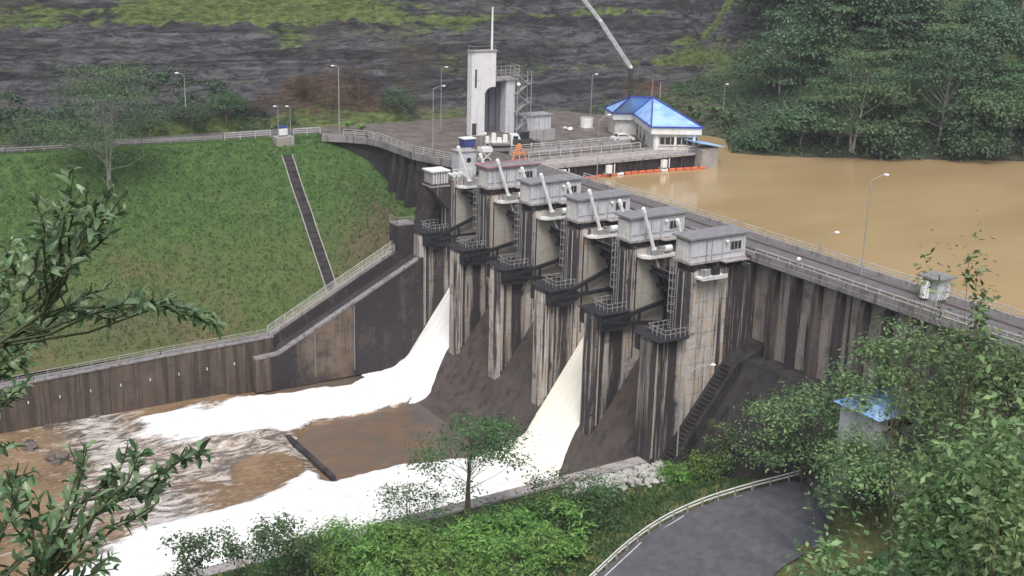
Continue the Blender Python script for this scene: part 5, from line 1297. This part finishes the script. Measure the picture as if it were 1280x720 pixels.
# ================================================================== ACCESS ROAD
rd = MB(); vs = []
for i, p in enumerate(ROAD):
    s = road_side(i); vs += [tuple(p), tuple(p + s * RW)]
rd.add(vs + [(v[0], v[1], v[2] - 0.6) for v in vs], [(2 * i, 2 * i + 1, 2 * i + 3, 2 * i + 2) for i in range(len(ROAD) - 1)] + [(2 * i, 2 * i + 2, 2 * i + 2 + len(vs), 2 * i + len(vs)) for i in range(len(ROAD) - 1)])
struct(rd.build("access_road", 'asphalt'))
m = MB()
for i in range(len(ROAD) - 1):
    a, b = ROAD[i] + road_side(i) * 0.55, ROAD[i + 1] + road_side(i + 1) * 0.55; a = a + [0, 0, .004]; b = b + [0, 0, .004]; s = road_side(i) * 0.14
    m.add([a, a + s, b + s, b], [(0, 1, 2, 3)])
struct(m.build("road_edge_line", 'paint'))
gr = thing("guard_rail", tuple(ROAD[2]), "white double guard rail following the curve of the wet access road", "guard rail")
fine = []
for i in range(len(ROAD) - 1):
    for k in range(6): fine.append(ROAD[i] + (ROAD[i + 1] - ROAD[i]) * k / 6)
fine.append(ROAD[-1])
fine = [sum(fine[max(0, min(len(fine) - 1, i + j))] for j in (-3, -2, -1, 0, 1, 2, 3)) / 7 for i in range(len(fine))]
for h in (0.95, 0.55):
    m = MB()
    for a, b in zip(fine[:-1], fine[1:]): m.beam(a + [0, 0, h], b + [0, 0, h], 0.10, 0.12)
    m.build("rail_bar", 'white', gr, recalc=False)
for c, d in along(fine, 2.2): MB().box(c[0] - .09, c[0] + .09, c[1] - .09, c[1] + .09, c[2] - .5, c[2] + 1.0).build("post", 'raild', gr)
# riprap and rubble between the near wall and the road
rk = MB(); rng = np.random.default_rng(9)
for i in range(420):
    px = rng.uniform(700, 835); py = 604 - (px - 700) * 0.13 + rng.normal() * 7; q = at(px, py, z=-25.2)
    if q[0] < 62: q[0] = 62 + rng.uniform(0, 2)
    r = rng.uniform(0.2, 0.6); b0_ = len(rk.v); rk.ball(q, r, 6, 4, (1.2, 1, .7)); 
    for j in range(b0_, len(rk.v)): rk.v[j] = tuple(np.array(rk.v[j]) + rng.normal(size=3) * r * 0.15)
stuff(tag(rk.build("riprap", mat_soil("riprap_stone", (0.34, 0.33, 0.31), (0.5, 0.49, 0.47)), origin=(68, 0, -25)), "pale grey riprap stones along the bank below the piers", "riprap"))

# ================================================================== VEGETATION
# grass tufts on the left slope
def scatter_tufts(name, n, fx, zf, size, lmat, label, cat, seed, per=5, up=1.0):
    rng = np.random.default_rng(seed); xy = fx(rng, n); x = np.repeat(xy[:, 0], per) + rng.normal(size=n * per) * size * 0.5; y = np.repeat(xy[:, 1], per) + rng.normal(size=n * per) * size * 0.5
    sz = np.repeat(rng.uniform(0.5, 1.4, n), per) * size; z = zf(x, y) + sz * 0.35
    C = np.stack([x, y, z], 1); N = rng.normal(size=(n * per, 3)); N[:, 2] *= 0.4
    V, F = leaf_quads(C, N, sz, 0.35, rng, droop=np.array([0, 0, up]))
    o = raw_mesh(name, V, F, lmat, origin=(float(x.mean()), float(y.mean()), 0)); return stuff(tag(o, label, cat))
scatter_tufts("grass_tufts", 16000, lambda r, n: np.stack([r.uniform(-43.5, -3.8, n), -75 + 80 * r.uniform(0, 1, n)], 1), slope_z, 0.30, 'grassblade', "short tufted grass covering the left slope", "grass", 1, 4)
def bank_xy(r, n):
    return np.stack([r.uniform(62.3, 84, n), r.uniform(-78, 6, n)], 1)
rc = [p[:2] + road_side(i)[:2] * RW / 2 for i, p in enumerate(ROAD)]
def off_road(x, y):
    b = np.full(len(x), 1e9)
    for a, c in zip(rc[:-1], rc[1:]):
        d = c - a; t = np.clip(((x - a[0]) * d[0] + (y - a[1]) * d[1]) / (d @ d), 0, 1); b = np.minimum(b, np.hypot(x - a[0] - d[0] * t, y - a[1] - d[1] * t))
    return b > RW / 2 + 0.5
nzf = lambda x, y: flatten_road(x, y, near_z(x, y))
def bank2(r, n):
    q = bank_xy(r, n * 3); q = q[off_road(q[:, 0], q[:, 1])]; return q[:n]
scatter_tufts("bank_grass", 6500, bank2, nzf, 0.6, 'grassblade', "rough grass on the near bank beside the access road", "grass", 2, 4)
# undergrowth on the far hill: forest floor scrub, bench grass
rng = np.random.default_rng(12)
def hill_scrub(name, n, box, cond, size, lmat, label, seed, hmul=1.0):
    rng = np.random.default_rng(seed); x = rng.uniform(box[0], box[1], n); y = rng.uniform(box[2], box[3], n); d = foot_dist(x, y); k = cond(x, y, d); x = x[k]; y = y[k]
    z = hill_z(x, y); per = 26; s = np.repeat(rng.uniform(0.5, 1.6, len(x)) * hmul, per); g = rng.normal(size=(len(x) * per, 3)) * s[:, None] * [0.55, 0.55, 0.4]
    C = np.stack([np.repeat(x, per), np.repeat(y, per), np.repeat(z, per) + s * 0.55], 1) + g
    V, F = leaf_quads(C, g / s[:, None] + [0, 0, 0.8], rng.uniform(0.7, 1.3, len(C)) * size, 0.6, rng)
    return stuff(tag(raw_mesh(name, V, F, lmat, origin=(float(x.mean()), float(y.mean()), float(z.mean()))), label, "undergrowth"))
hill_scrub("forest_undergrowth", 5200, (-110, 130, 62, 250), lambda x, y, d: (d > -0.6) & (d < 62) & (y > 86 - 0.45 * (x + 15)) & ((x > -50) | (y > 125)), 0.62, 'leaf_far', "dark green undergrowth filling the forest floor above the reservoir", 21, 1.5)
hill_scrub("bench_scrub", 1500, (-90, -48, -70, 110), lambda x, y, d: (np.abs(rock_dist(x, y) - 15) < 1.5) | ((rock_dist(x, y) > 17) & (rock_dist(x, y) < 27) & (fbm(x * .1, y * .07, 2, 5) + 0.35 * np.exp(-((y - 0) / 22) ** 2) > 0.22)), 0.30, 'leaf_lite', "pale green grass and scrub on the benches of the rock cut", 22, 0.35)
hill_scrub("roadside_scrub", 1500, (-64, -49, -75, -3), lambda x, y, d: (d > 0.2) & (d < 6.5) & (fbm(x * .2, y * .12, 2, 8) > -0.25 + d * 0.03), 0.42, 'leaf_far', "dark low scrub behind the upper road on the left", 23, 0.9)
hill_scrub("light_slope_scrub", 1500, (-50, 12, 62, 112), lambda x, y, d: (d > 0.3) & (fbm(x * .12, y * .12, 2, 19) > 0.05), 0.42, 'leaf_lite', "patches of light green scrub between the building and the forest", 27, 0.6)
hill_scrub("slope_scrub", 3000, (-52, 10, 62, 112), lambda x, y, d: (d > 1.0) & (fbm(x * .12, y * .12, 2, 9) > 0.0), 0.45, 'leaf_far', "light green scrub on the slope behind the control building", 24, 0.8)
hill_scrub("shore_grass", 500, (-20, 40, 60, 125), lambda x, y, d: (d > -1.2) & (d < 2.0) & (y < 96), 0.5, 'leaf_lite', "yellow green reeds along the reservoir shore", 25, 0.6)

# forest trees: a few originals, copied over the slope with turns and sizes
def ftree(kind, h, w, n, leaf, lm, bm, seed, label, name="forest_tree", forks=1, r=None):
    return make_tree(name, (0, 0, 0), kind, h, w, n, leaf, lm, bm, label, "tree", "forest trees above the reservoir", seed, r=r, forks=forks, aspect=0.65)
PROTO = [ftree('tiers', 15, 6.0, 4200, 0.62, 'leaf_far', 'bark', 31, "dark broadleaf forest tree with a loosely tiered crown above the far shore"), ftree('round', 13, 5.0, 4200, 0.60, 'leaf_far', 'bark', 32, "low dark round-crowned forest tree above the far shore"),
         ftree('tiers', 19, 6.5, 4200, 0.66, 'leaf_far', 'barkpale', 33, "tall dark forest tree with a pale trunk above the far shore", r=0.3), ftree('round', 17, 4.6, 4200, 0.6, 'leaf_far', 'bark', 34, "tall narrow round-crowned forest tree above the far shore"), ftree('tiers', 12, 5.5, 3600, 0.62, 'leaf_lite', 'barkpale', 35, "paler green forest tree with a pale trunk above the far shore")]
rng = np.random.default_rng(77); placed = []; spots = []
tries = 0
while len(spots) < 120 and tries < 9000:
    tries += 1; x = rng.uniform(-95, 120); y = rng.uniform(70, 235); d = float(foot_dist(np.array(x), np.array(y)))
    if d < 1.0 or d > 60 or y < 92 - 0.45 * (x + 15): continue
    if y < 84 or x < -60 and y < 135: continue
    if any((x - a) ** 2 + (y - b) ** 2 < 27 for a, b, _ in spots): continue
    spots.append((x, y, d))
used = set()
for i, (x, y, d) in enumerate(spots):
    k = int(rng.integers(0, 4)) if rng.uniform() > 0.22 else 4
    z = float(hill_z(np.array(x), np.array(y), False)) - 0.3; s = rng.uniform(0.72, 1.15); rz = rng.uniform(0, 6.28)
    if k not in used: o = PROTO[k]; used.add(k); o.location = (x, y, z); o.rotation_euler = (0, 0, rz)
    else: o = copy_tree(PROTO[k], (x, y, z), None, rotz=rz)
    o.scale = (s, s, s * rng.uniform(0.9, 1.15))
# forest individuals the photograph picks out
def place_base(px, py, dd=None):
    """where the ray meets the hill"""
    d = BAS @ np.array([px - 640.0, 360.0 - py, -F_PX]); t = np.linspace(120, 420, 900); P_ = CAMP[None] + (d / np.linalg.norm(d))[None] * t[:, None]
    z = hill_z(P_[:, 0], P_[:, 1], False); k = np.argmax(P_[:, 2] < z); return P_[k]
for (px, py, kind, h, w, lm, bm, sd_, lb, fk) in [
    (1063, 190, 'tiers', 19, 7.5, 'leaf_lite', 'barkpale', 51, "pale green umbrella-crowned tree with a forked trunk standing out at the water's edge", 2),
    (1172, 183, 'tiers', 22, 7.5, 'leaf_far', 'barkpale', 52, "tall dark tree with a pale straight trunk right of the umbrella-crowned one", 1),
    (1262, 190, 'round', 14, 7.0, 'leaf_lite', 'bark', 53, "bushy mid green tree at the right edge of the far shore", 1),
    (1000, 186, 'round', 9, 5.0, 'leaf_far', 'bark', 54, "low rounded dark tree leaning over the shore left of the umbrella-crowned one", 1),
    (1110, 192, 'bush', 6, 5.5, 'leaf_far', 'bark', 56, "low dark bushy tree at the water between the two tall shore trees", 1),
    (1215, 192, 'bush', 7, 6.0, 'leaf_far', 'bark', 57, "low dark bushy tree at the water near the right edge", 1),
    (955, 180, 'bush', 5, 4.0, 'leaf_far', 'bark', 55, "small dark bush tree at the left end of the shore trees", 1)]:
    b = place_base(px, py); make_tree("shore_tree", tuple(b), kind, h, w, 5200, 0.55, lm, bm, lb, "tree", None, sd_, r=0.28, forks=fk, aspect=0.65)

# left bank trees and bushes by the upper road
b = np.array([-39.5, -41.5, 0]); b[:2] = at(135, 222, z=-3.4)[:2]; b[2] = float(slope_z(np.array(b[0]), np.array(b[1]))) - 0.2
make_tree("tall_tree", tuple(b), 'tiers', 20.5, 8.0, 9500, 0.42, 'leaf_lite', 'barkpale', "tall thin-crowned tree with twin pale trunks on the left grass slope", "tree", None, 61, r=0.22, forks=2)
LB = [(25, 172, 6.5, 5.5, 'bush', 'leaf_far', "dark bush at the far left behind the upper road"), (75, 170, 7, 6, 'bush', 'leaf_far', "second dark bush from the left behind the upper road"),
      (180, 168, 5.5, 5, 'bush', 'leaf_far', "dark bush behind the upper road just right of the tall twin-trunked tree"), (240, 166, 6.2, 4.5, 'round', 'leaf_far', "rounded dark bush under the curved lamp on the left"),
      (283, 165, 6.0, 4.0, 'round', 'leaf_far', "rounded dark bush right of the curved lamp"), (322, 163, 4.0, 3.2, 'bush', 'leaf_brown', "brownish low bush left of the floodlight poles"),
      (412, 160, 8.5, 4.8, 'open', 'leaf_brown', "dry brown leafless-looking shrub behind the corner lamp"), (448, 160, 7.5, 4.8, 'open', 'leaf_brown', "reddish brown dry shrub right of the corner lamp"),
      (385, 161, 5.5, 3.4, 'open', 'leaf_brown', "small brown dry shrub left of the corner lamp"), (497, 159, 4.6, 3.4, 'bush', 'leaf_far', "dark green low bush left of the paired deck lamps")]
for i, (px, py, h, w_, kd, lm, lb) in enumerate(LB):
    b = at(px, py, z=0.3); b = at(px, py, x=-51.5 - (i % 3)) ; b[2] = float(hill_z(np.array(b[0]), np.array(b[1]))) - 0.3
    make_tree("shrub", tuple(b), kd, h, w_, 2600 if lm != 'leaf_brown' else 1700, 0.34 if lm != 'leaf_brown' else 0.26, lm, 'bark', lb, "shrub", None, 70 + i, r=0.12, forks=2)
# bright broad-leaved clump by the abutment and palms right of the building
def leafy_clump(loc, n, L, label, mat='leaf_bright', name="banana_plant", seed=1, wd=0.32, stem=1.0):
    rg = np.random.default_rng(seed); t = thing(name, tuple(loc), label, "plant")
    for i in range(n):
        a = rg.uniform(0, 6.28); el = rg.uniform(0.5, 1.3); l = L * rg.uniform(0.7, 1.1); d = np.array([math.cos(a) * math.cos(el), math.sin(a) * math.cos(el), math.sin(el)]); s = np.array([-math.sin(a), math.cos(a), 0])
        m = MB(); vs = []; K_ = 5
        for k in range(K_ + 1):
            u = k / K_; c = np.array(loc) + [0, 0, stem] + d * l * u + np.array([0, 0, -1]) * l * 0.45 * u * u; w = wd * l * 0.5 * math.sin(math.pi * (0.12 + 0.86 * u)); vs += [c - s * w + [0, 0, w * .3], c, c + s * w + [0, 0, w * .3]]
        m.add(vs, [q for k in range(K_) for q in ((3 * k, 3 * k + 1, 3 * k + 4, 3 * k + 3), (3 * k + 1, 3 * k + 2, 3 * k + 5, 3 * k + 4))]); m.build("leaf", mat, t, recalc=False)
    MB().path([np.array(loc) - [0, 0, .4], np.array(loc) + [0, 0, stem + 0.2]], [0.16, 0.1], 6).build("stem", 'stemgreen', t, recalc=False); return t
leafy_clump(at(436, 163, z=0.0), 26, 2.4, "bright green broad-leaved plant beside the corner lamp", seed=3, stem=0.6)
leafy_clump(at(452, 164, z=0.0), 22, 1.9, "low bright green plant beside the corner lamp, right of the larger one", seed=4, stem=0.3)
for i, (px, py, L) in enumerate(((872, 158, 3.2), (893, 152, 3.6), (912, 160, 3.0), (862, 150, 2.8))):
    leafy_clump(place_base(px, py), 13, L, ["banana plant just right of the blue roof", "tallest banana plant right of the blue roof", "banana plant nearest the shore right of the blue roof", "banana plant rising behind the blue roof"][i], 'leaf_lite', seed=10 + i, stem=1.8)

# --- tree and bushes of the near bank (real distance: just beyond the near training wall)
def bank_base(px, py, z=-25):
    b = at(px, py, z=z); b[2] = near_ground(b[0], b[1]) - 0.2; return b
b = bank_base(582, 652)
make_tree("bank_tree", tuple(b), 'umbrella', 13.5, 5.6, 4200, 0.42, 'leaf_mid', 'twig', "slender many-stemmed tree in front of the wet apron and the creamy jet", "tree", None, 81, r=0.16, forks=4, aspect=0.45)
make_tree("bank_tree", tuple(bank_base(510, 662)), 'open', 6.5, 4.6, 1900, 0.36, 'leaf_mid', 'twig', "low sprawling sapling left of the slender bank tree", "tree", None, 82, r=0.09, forks=3, aspect=0.45)
make_tree("bank_tree", tuple(bank_base(690, 655)), 'open', 6.5, 4.0, 2200, 0.36, 'leaf_mid', 'twig', "dark leafy sapling at the foot of the creamy jet", "tree", None, 83, r=0.09, forks=3, aspect=0.45)
make_tree("bank_tree", tuple(bank_base(742, 640)), 'bush', 6.0, 3.4, 2600, 0.34, 'leaf_mid', 'twig', "dense dark bush at the base of the fifth pier", "shrub", None, 84, r=0.09, forks=2, aspect=0.45)
rng = np.random.default_rng(8)
BL = [("leftmost bright green bush of the near bank", 395, 712), ("bright green bush above the wall, second from the left", 440, 700), ("bright bush between the low sapling and the wall", 487, 690), ("tall bright bush left of the slender tree", 530, 684),
      ("bright bush right at the foot of the slender tree", 590, 676), ("widest bright bush right of the slender tree", 640, 672), ("bright bush beside the verge left of the guard rail", 690, 662), ("dark-leaved bush beside the riprap", 735, 656),
      ("bright bush in the second row, left of centre", 460, 740), ("bright bush in the second row below the slender tree", 560, 728), ("bright bush in the second row near the verge", 640, 716), ("low bush in the second row at the verge", 690, 700)]
for i, (lb, px, py) in enumerate(BL):
    b = bank_base(px, py); make_tree("bank_bush", tuple(b), 'bush', rng.uniform(2.6, 5.2), rng.uniform(2.8, 4.4), 2800, rng.uniform(0.5, 0.75), 'leaf_bright' if i not in (7,) else 'leaf_mid', 'twig', lb, "bush", "bushes along the near bank", 90 + i, r=0.07, forks=3, aspect=0.3)
for i, (px, py, h) in enumerate(((350, 742, 8.5), (300, 770, 8.5), (250, 800, 9.0), (372, 762, 9.5))):
    b = bank_base(px, py); make_tree("bank_sapling", tuple(b), 'open', h, 3.0, 1500, 0.40, 'leaf_mid', 'twig', ["thin sapling silhouetted on the white water right of the glossy bush", "second thin sapling from the left against the white water", "leftmost thin sapling against the white water", "tallest thin sapling at the left end of the bank bushes"][i], "sapling", None, 110 + i, r=0.05, forks=2, aspect=0.5)

for i, (px, py, z0_, h, w_, lm) in enumerate(((880, 590, -24.5, 3.6, 3.0, 'leaf_bright'), (920, 582, -24, 3.2, 3.2, 'leaf_bright'), (965, 572, -23, 3.4, 3.2, 'leaf_bright'), (1005, 562, -22, 3.6, 3.0, 'leaf_mid'), (845, 596, -25, 2.4, 2.2, 'leaf_bright'), (1040, 548, -20, 3.6, 2.8, 'leaf_mid'))):
    b = bank_base(px, py, z0_); make_tree("toe_bush", tuple(b), 'bush', h, w_, 2200, 0.42, lm, 'twig', ["light green bush right of the bent lamp's foot", "light green bush between the guard rail and the dark dam toe", "middle light green bush below the dark dam toe", "darker bush under the fern-like tree", "small light bush at the foot of the nearest pier", "darker bush where the guard rail meets the shrubs"][i], "bush", "bushes at the foot of the dam", 130 + i, r=0.07, forks=3, aspect=0.35)
# --- shrubs on the hill the camera stands on, right side
def hang(px, py, r, h):
    """base on the near hill, r metres off, so that the plant of height h tops out near the line of sight px,py"""
    p = at_r(px, py, r); g = near_ground(p[0], p[1]); return np.array([p[0], p[1], g - 0.2]), max(2.0, p[2] - g)
def rshrub(px, ptop, r, w, n, leaf, kind, lb, seed, forks=3, lm='leaf_right', rr=0.05, name="shrub"):
    b, h = hang(px, ptop, r, 0); 
    rg = np.random.default_rng(seed); t = thing(name, tuple(b), lb, "shrub")
    C, N, K = crown_points(rg, kind, h, w, n); rr = rr * (0.6 if forks > 1 else 1.1)
    # keep only the upper part of the crown well filled
    V, F = leaf_quads(C, N, rg.uniform(0.6, 1.35, len(C)) * leaf * 1.3, 0.46, rg, 0.25); raw_mesh("crown", V + b, F, lm, t)
    tm = trunk_mesh(rg, h, w, K, rr, forks=forks); tm.v = [tuple(np.array(v) + b) for v in tm.v]; tm.build("trunk", 'twig', t, recalc=False); return t
for i, (px, py, top, w_, kd, n_, lf, fk, lb) in enumerate((
    (1122, 596, 398, 6.0, 'umbrella', 4600, 0.56, 2, "leafy tree hiding the ribbed wall, left of the kiosk"),
    (1043, 600, 448, 2.8, 'open', 1500, 0.52, 2, "small leafy tree standing left of the blue hut"),
    (1196, 590, 402, 6.0, 'umbrella', 4600, 0.56, 2, "leafy tree below the kiosk with a dense middle"),
    (1002, 590, 476, 5.2, 'tiers', 3000, 0.48, 3, "fern-like drooping tree left of the blue hut"),
    (958, 590, 492, 3.4, 'tiers', 1500, 0.46, 2, "small drooping tree at the foot of the sloping toe"),
    (902, 594, 528, 2.6, 'open', 900, 0.46, 2, "pale leafy sapling before the bent lamp"),
    (1252, 600, 408, 5.6, 'round', 4600, 0.52, 2, "rounded leafy tree under the right end of the crest"),
    (1192, 604, 512, 4.2, 'bush', 2600, 0.50, 3, "low leafy shrub right of the blue hut"),
    (1092, 624, 524, 5.2, 'round', 3000, 0.50, 3, "rounded leafy tree in front of the blue hut's wall"),
    (1066, 622, 528, 3.8, 'bush', 2400, 0.50, 3, "low shrub between the guard rail end and the blue hut"))):
    b = near_hit(px, py); b[1] = min(b[1], 0.5 if i < 7 else -7.0); b[0] = at(px, py, y=b[1])[0]; b[2] = near_ground(b[0], b[1]) - 0.2
    dd = np.linalg.norm(b - CAMP); tp = at(px, top, y=b[1])
    make_tree("toe_tree", tuple(b), kd, max(2.5, tp[2] - b[2]), w_, n_, lf, 'leaf_right', 'twig', lb, "tree", None, 150 + i, r=0.12, forks=fk, aspect=0.42)
rshrub(1232, 288, 40, 0.9, 900, 0.20, 'open', "slim sapling standing up against the brown reservoir at the right", 204, 1)
rshrub(1178, 320, 42, 0.8, 420, 0.19, 'open', "sparse sapling against the reservoir just right of the kiosk", 205, 1)
rshrub(1268, 420, 38, 1.6, 1300, 0.22, 'open', "leafy tree at the right edge below the end of the crest", 207)
rshrub(1275, 455, 30, 1.9, 2300, 0.19, 'round', "dense dark tree filling the right edge", 208)
rshrub(1222, 520, 30, 1.4, 1500, 0.18, 'round', "dense tree right of the blue hut", 209)
rshrub(1062, 640, 24, 1.0, 1500, 0.14, 'bush', "light shrub at the right edge of the wet road", 221)
rshrub(1010, 690, 21, 0.6, 900, 0.12, 'bush', "small light shrub at the bottom edge over the wet road", 222)
rshrub(1035, 672, 20, 0.7, 1600, 0.13, 'bush', "shrub over the lower end of the access road", 215)
rshrub(1100, 655, 19, 1.0, 1500, 0.125, 'bush', "shrub at the bottom, right of the road", 216)
rshrub(1165, 625, 18, 1.0, 1700, 0.12, 'bush', "tall shrub at the bottom between the road and the right corner", 217, lm='leaf_mid')
rshrub(1235, 585, 17, 1.1, 2300, 0.115, 'bush', "dark shrub filling the bottom right corner", 218, lm='leaf_mid')
rshrub(1285, 530, 16, 1.0, 1800, 0.11, 'bush', "shrub cut off by the right edge of the view", 219)

# --- glossy big-leaved plants close to the camera, left side; each leaf its own object, sharing meshes
def leaf_proto(L, wd, curl, k=5):
    vs = []; 
    for i in range(k + 1):
        u = i / k; w = wd * L * 0.5 * math.sin(math.pi * (0.06 + 0.92 * u)) ** 0.8; z = -curl * L * u * u
        vs += [(L * u, -w, z + w * 0.35), (L * u, 0, z), (L * u, w, z + w * 0.35)]
    me = bpy.data.meshes.new("leaf"); me.from_pydata(vs, [], [q for i in range(k) for q in ((3 * i, 3 * i + 1, 3 * i + 4, 3 * i + 3), (3 * i + 1, 3 * i + 2, 3 * i + 5, 3 * i + 4))]); me.materials.append(M['leaf_near']); me.shade_smooth(); return me
LP = [leaf_proto(0.094, 0.40, 0.15), leaf_proto(0.082, 0.46, 0.45), leaf_proto(0.070, 0.36, -0.12)]
def near_plant(label, twigs, r, seed, hub, root, scale=1.0, cat="shrub", spacing=0.020):
    """twigs: pixel points the twigs run through, low end first, about r metres off; hub: where they leave the main stem"""
    rg = np.random.default_rng(seed); hp = at_r(*hub, r); rp = at_r(*root, r * 0.97); base = np.array([rp[0], rp[1], near_ground(rp[0], rp[1]) - 0.1])
    t = thing("broadleaf_shrub", tuple(base), label, cat)
    sm = MB(); recs = []; twigs = twigs + [[(px + rg.normal() * 9, py + rg.normal() * 9) for px, py in tw] for tw in twigs[:8]]
    for tw in twigs:
        rr = r + rg.uniform(-0.35, 0.35)
        P_ = [at_r(px, py, rr + 0.25 * rg.uniform(-1, 1) * (j > 0)) for j, (px, py) in enumerate(tw)]
        pts = [P_[0]]
        for a, b in zip(P_[:-1], P_[1:]):
            n = max(2, int(np.linalg.norm(b - a) / 0.05))
            for i in range(1, n + 1): pts.append(a + (b - a) * i / n + rg.normal(size=3) * 0.006)
        L = len(pts); sm.path(pts, [0.008 * (1 - 0.8 * i / L) * scale + 0.0015 for i in range(L)], 5)
        mid = (hp + pts[0]) / 2 + rg.normal(size=3) * 0.05 + [0, 0, 0.03]; sm.path([hp + rg.normal(size=3) * 0.03, mid, pts[0]], [0.009 * scale, 0.008 * scale, 0.006 * scale], 5)
        acc = 0.0
        for i in range(1, L):
            acc += np.linalg.norm(pts[i] - pts[i - 1]); d = (pts[i] - pts[i - 1]); d /= np.linalg.norm(d)
            while acc > spacing * scale:
                acc -= spacing * scale; a = rg.uniform(0, 6.28); s = np.cross(d, [0, 0, 1]); s /= max(np.linalg.norm(s), 1e-3); q = np.cross(s, d)
                out = s * math.cos(a) + q * math.sin(a); X_ = Vector(out * 0.85 + d * 0.7 + np.array([0, 0, 0.08])).normalized()
                Z_ = Vector((rg.normal() * 0.6, rg.normal() * 0.6, 1.0)); Y_ = Z_.cross(X_).normalized(); Z_ = X_.cross(Y_)
                k = scale * rg.uniform(0.45, 1.3) * (0.6 if i == L - 1 else 1)
                recs.append((k, Matrix.Translation(Vector(pts[i] - base)) @ Matrix((X_, Y_, Z_)).transposed().to_4x4() @ Matrix.Diagonal((k, k, k, 1)), int(rg.integers(0, 3))))
    recs.sort(key=lambda q: -q[0]); rest = MB()
    for n, (k, mtx, li) in enumerate(recs):
        if n < 290:
            o = bpy.data.objects.new("leaf", LP[li]); COL.objects.link(o); o.parent = t; o.matrix_local = mtx
        else:
            me = LP[li]; rest.add([tuple(np.array(mtx @ v.co) + base) for v in me.vertices], [tuple(p.vertices) for p in me.polygons])
    if rest.v: stuff(rest.build("leaves", 'leaf_near', t, smooth=True, recalc=False))
    sm.path([base, rp, rp * 0.4 + hp * 0.6 + [0, 0, 0.05], hp], [0.03, 0.02, 0.013, 0.009], 6); sm.build("stems", 'stemdark', t, recalc=False); return t, len(recs)
tw1 = [[(70, 360), (88, 300), (92, 215)], [(75, 350), (110, 300), (140, 236)], [(60, 370), (55, 300), (44, 246)], [(80, 340), (112, 290), (120, 260)], [(72, 350), (80, 270), (100, 245)], [(84, 330), (130, 300), (150, 262)], [(66, 350), (70, 290), (72, 262)],
       [(60, 380), (80, 340), (100, 318)]]
print("leaves", near_plant("upright leafy branch against the grass slope at the left", tw1 + [[(100, 318), (118, 290), (160, 240)], [(60, 330), (62, 300), (50, 270)], [(95, 330), (105, 280), (108, 232)], [(80, 345), (98, 310), (128, 262)]], 7.5, 301, (52, 392), (-150, 560))[1])
tw2 = [[(-10, 470), (20, 430), (60, 400), (95, 385)], [(-10, 450), (30, 400), (62, 350)], [(-20, 420), (10, 380), (30, 320)], [(-20, 400), (10, 340), (12, 300)], [(-20, 470), (30, 440), (50, 420)], [(-20, 360), (5, 330), (40, 300)], [(-20, 440), (0, 400), (0, 350)], [(-20, 490), (10, 465), (35, 450)], [(10, 400), (50, 375), (75, 360)]]
print("leaves", near_plant("dense leafy growth at the left edge beside the grass slope", tw2, 9.0, 302, (-30, 440), (-170, 560))[1])
tw3 = [[(20, 420), (90, 385), (150, 384), (215, 380), (240, 392)], [(80, 388), (100, 372), (118, 366)], [(150, 384), (165, 374), (180, 368)], [(205, 381), (245, 396), (272, 408)]]
print("leaves", near_plant("long arching twig with pale leaves reaching right above the basin wall", tw3, 8.0, 303, (0, 430), (-160, 560))[1])
tw4 = [[(60, 720), (75, 650), (100, 600), (105, 560)], [(70, 700), (120, 640), (160, 600), (180, 560)], [(50, 720), (40, 660), (30, 610)], [(60, 700), (90, 640), (130, 610), (145, 585)], [(100, 650), (160, 620), (210, 605)], [(120, 640), (180, 600), (225, 575), (260, 570)], [(40, 730), (60, 680), (62, 620)],
       [(80, 690), (130, 660), (190, 640)], [(100, 600), (95, 580), (88, 560)], [(140, 610), (150, 580), (160, 555)], [(50, 690), (20, 640), (10, 590)]]
print("leaves", near_plant("glossy-leaved bush in front of the rapids at the bottom left", tw4, 7.0, 304, (52, 735), (0, 900))[1])
tw5 = [[(-10, 730), (20, 700), (60, 690), (90, 680)], [(-20, 700), (10, 650), (20, 620)], [(20, 740), (70, 705), (120, 700)], [(60, 740), (100, 720), (140, 712)], [(-20, 660), (0, 630), (10, 600)], [(-20, 620), (5, 600), (40, 590)], [(-20, 540), (0, 500), (20, 480)], [(-20, 520), (15, 500), (40, 470)], [(-30, 580), (-5, 560), (20, 555)]]
print("leaves", near_plant("dark leafy bush in the bottom left corner", tw5, 8.0, 305, (-40, 700), (-180, 820))[1])

# low leafy cover on the hill below the camera, only its tops matter
def cover_xy(r, n):
    a = r.uniform(-0.9, 0.9, n); rr = r.uniform(3.0, 100, n) ** 1.0; f = BAS @ np.array([0, 0, -1.0]); f2 = np.array([f[0], f[1]]); f2 /= np.hypot(*f2); s2 = np.array([f2[1], -f2[0]])
    x = CAMP[0] + f2[0] * rr * np.cos(a) + s2[0] * rr * np.sin(a); y = CAMP[1] + f2[1] * rr * np.cos(a) + s2[1] * rr * np.sin(a); k = (x > 62) & (y < 9); x = x[k]; y = y[k]; k = off_road(x, y); return np.stack([x[k], y[k]], 1)
_q = cover_xy(np.random.default_rng(6), 9000)
scatter_tufts("hill_cover", len(_q), lambda r, n: _q, nzf, 1.1, 'leaf_mid', "rough green cover on the hillside below the viewpoint", "undergrowth", 6, 5)
print("objects", len(bpy.data.objects))

# ================================================================== HAZE
hz = MB().box(-235, 455, -455, 515, -41, 135).build("haze", M['black'], origin=(0, 0, 0)); hz['kind'] = 'stuff'
hm = bpy.data.materials.new("haze_air"); hm.use_nodes = True; ht = hm.node_tree; ht.nodes.clear()
pv = ht.nodes.new("ShaderNodeVolumePrincipled"); pv.inputs['Color'].default_value = (0.90, 0.93, 1.0, 1); pv.inputs['Density'].default_value = 0.00018
ho = ht.nodes.new("ShaderNodeOutputMaterial"); ht.links.new(pv.outputs[0], ho.inputs['Volume']); hz.data.materials.clear(); hz.data.materials.append(hm)
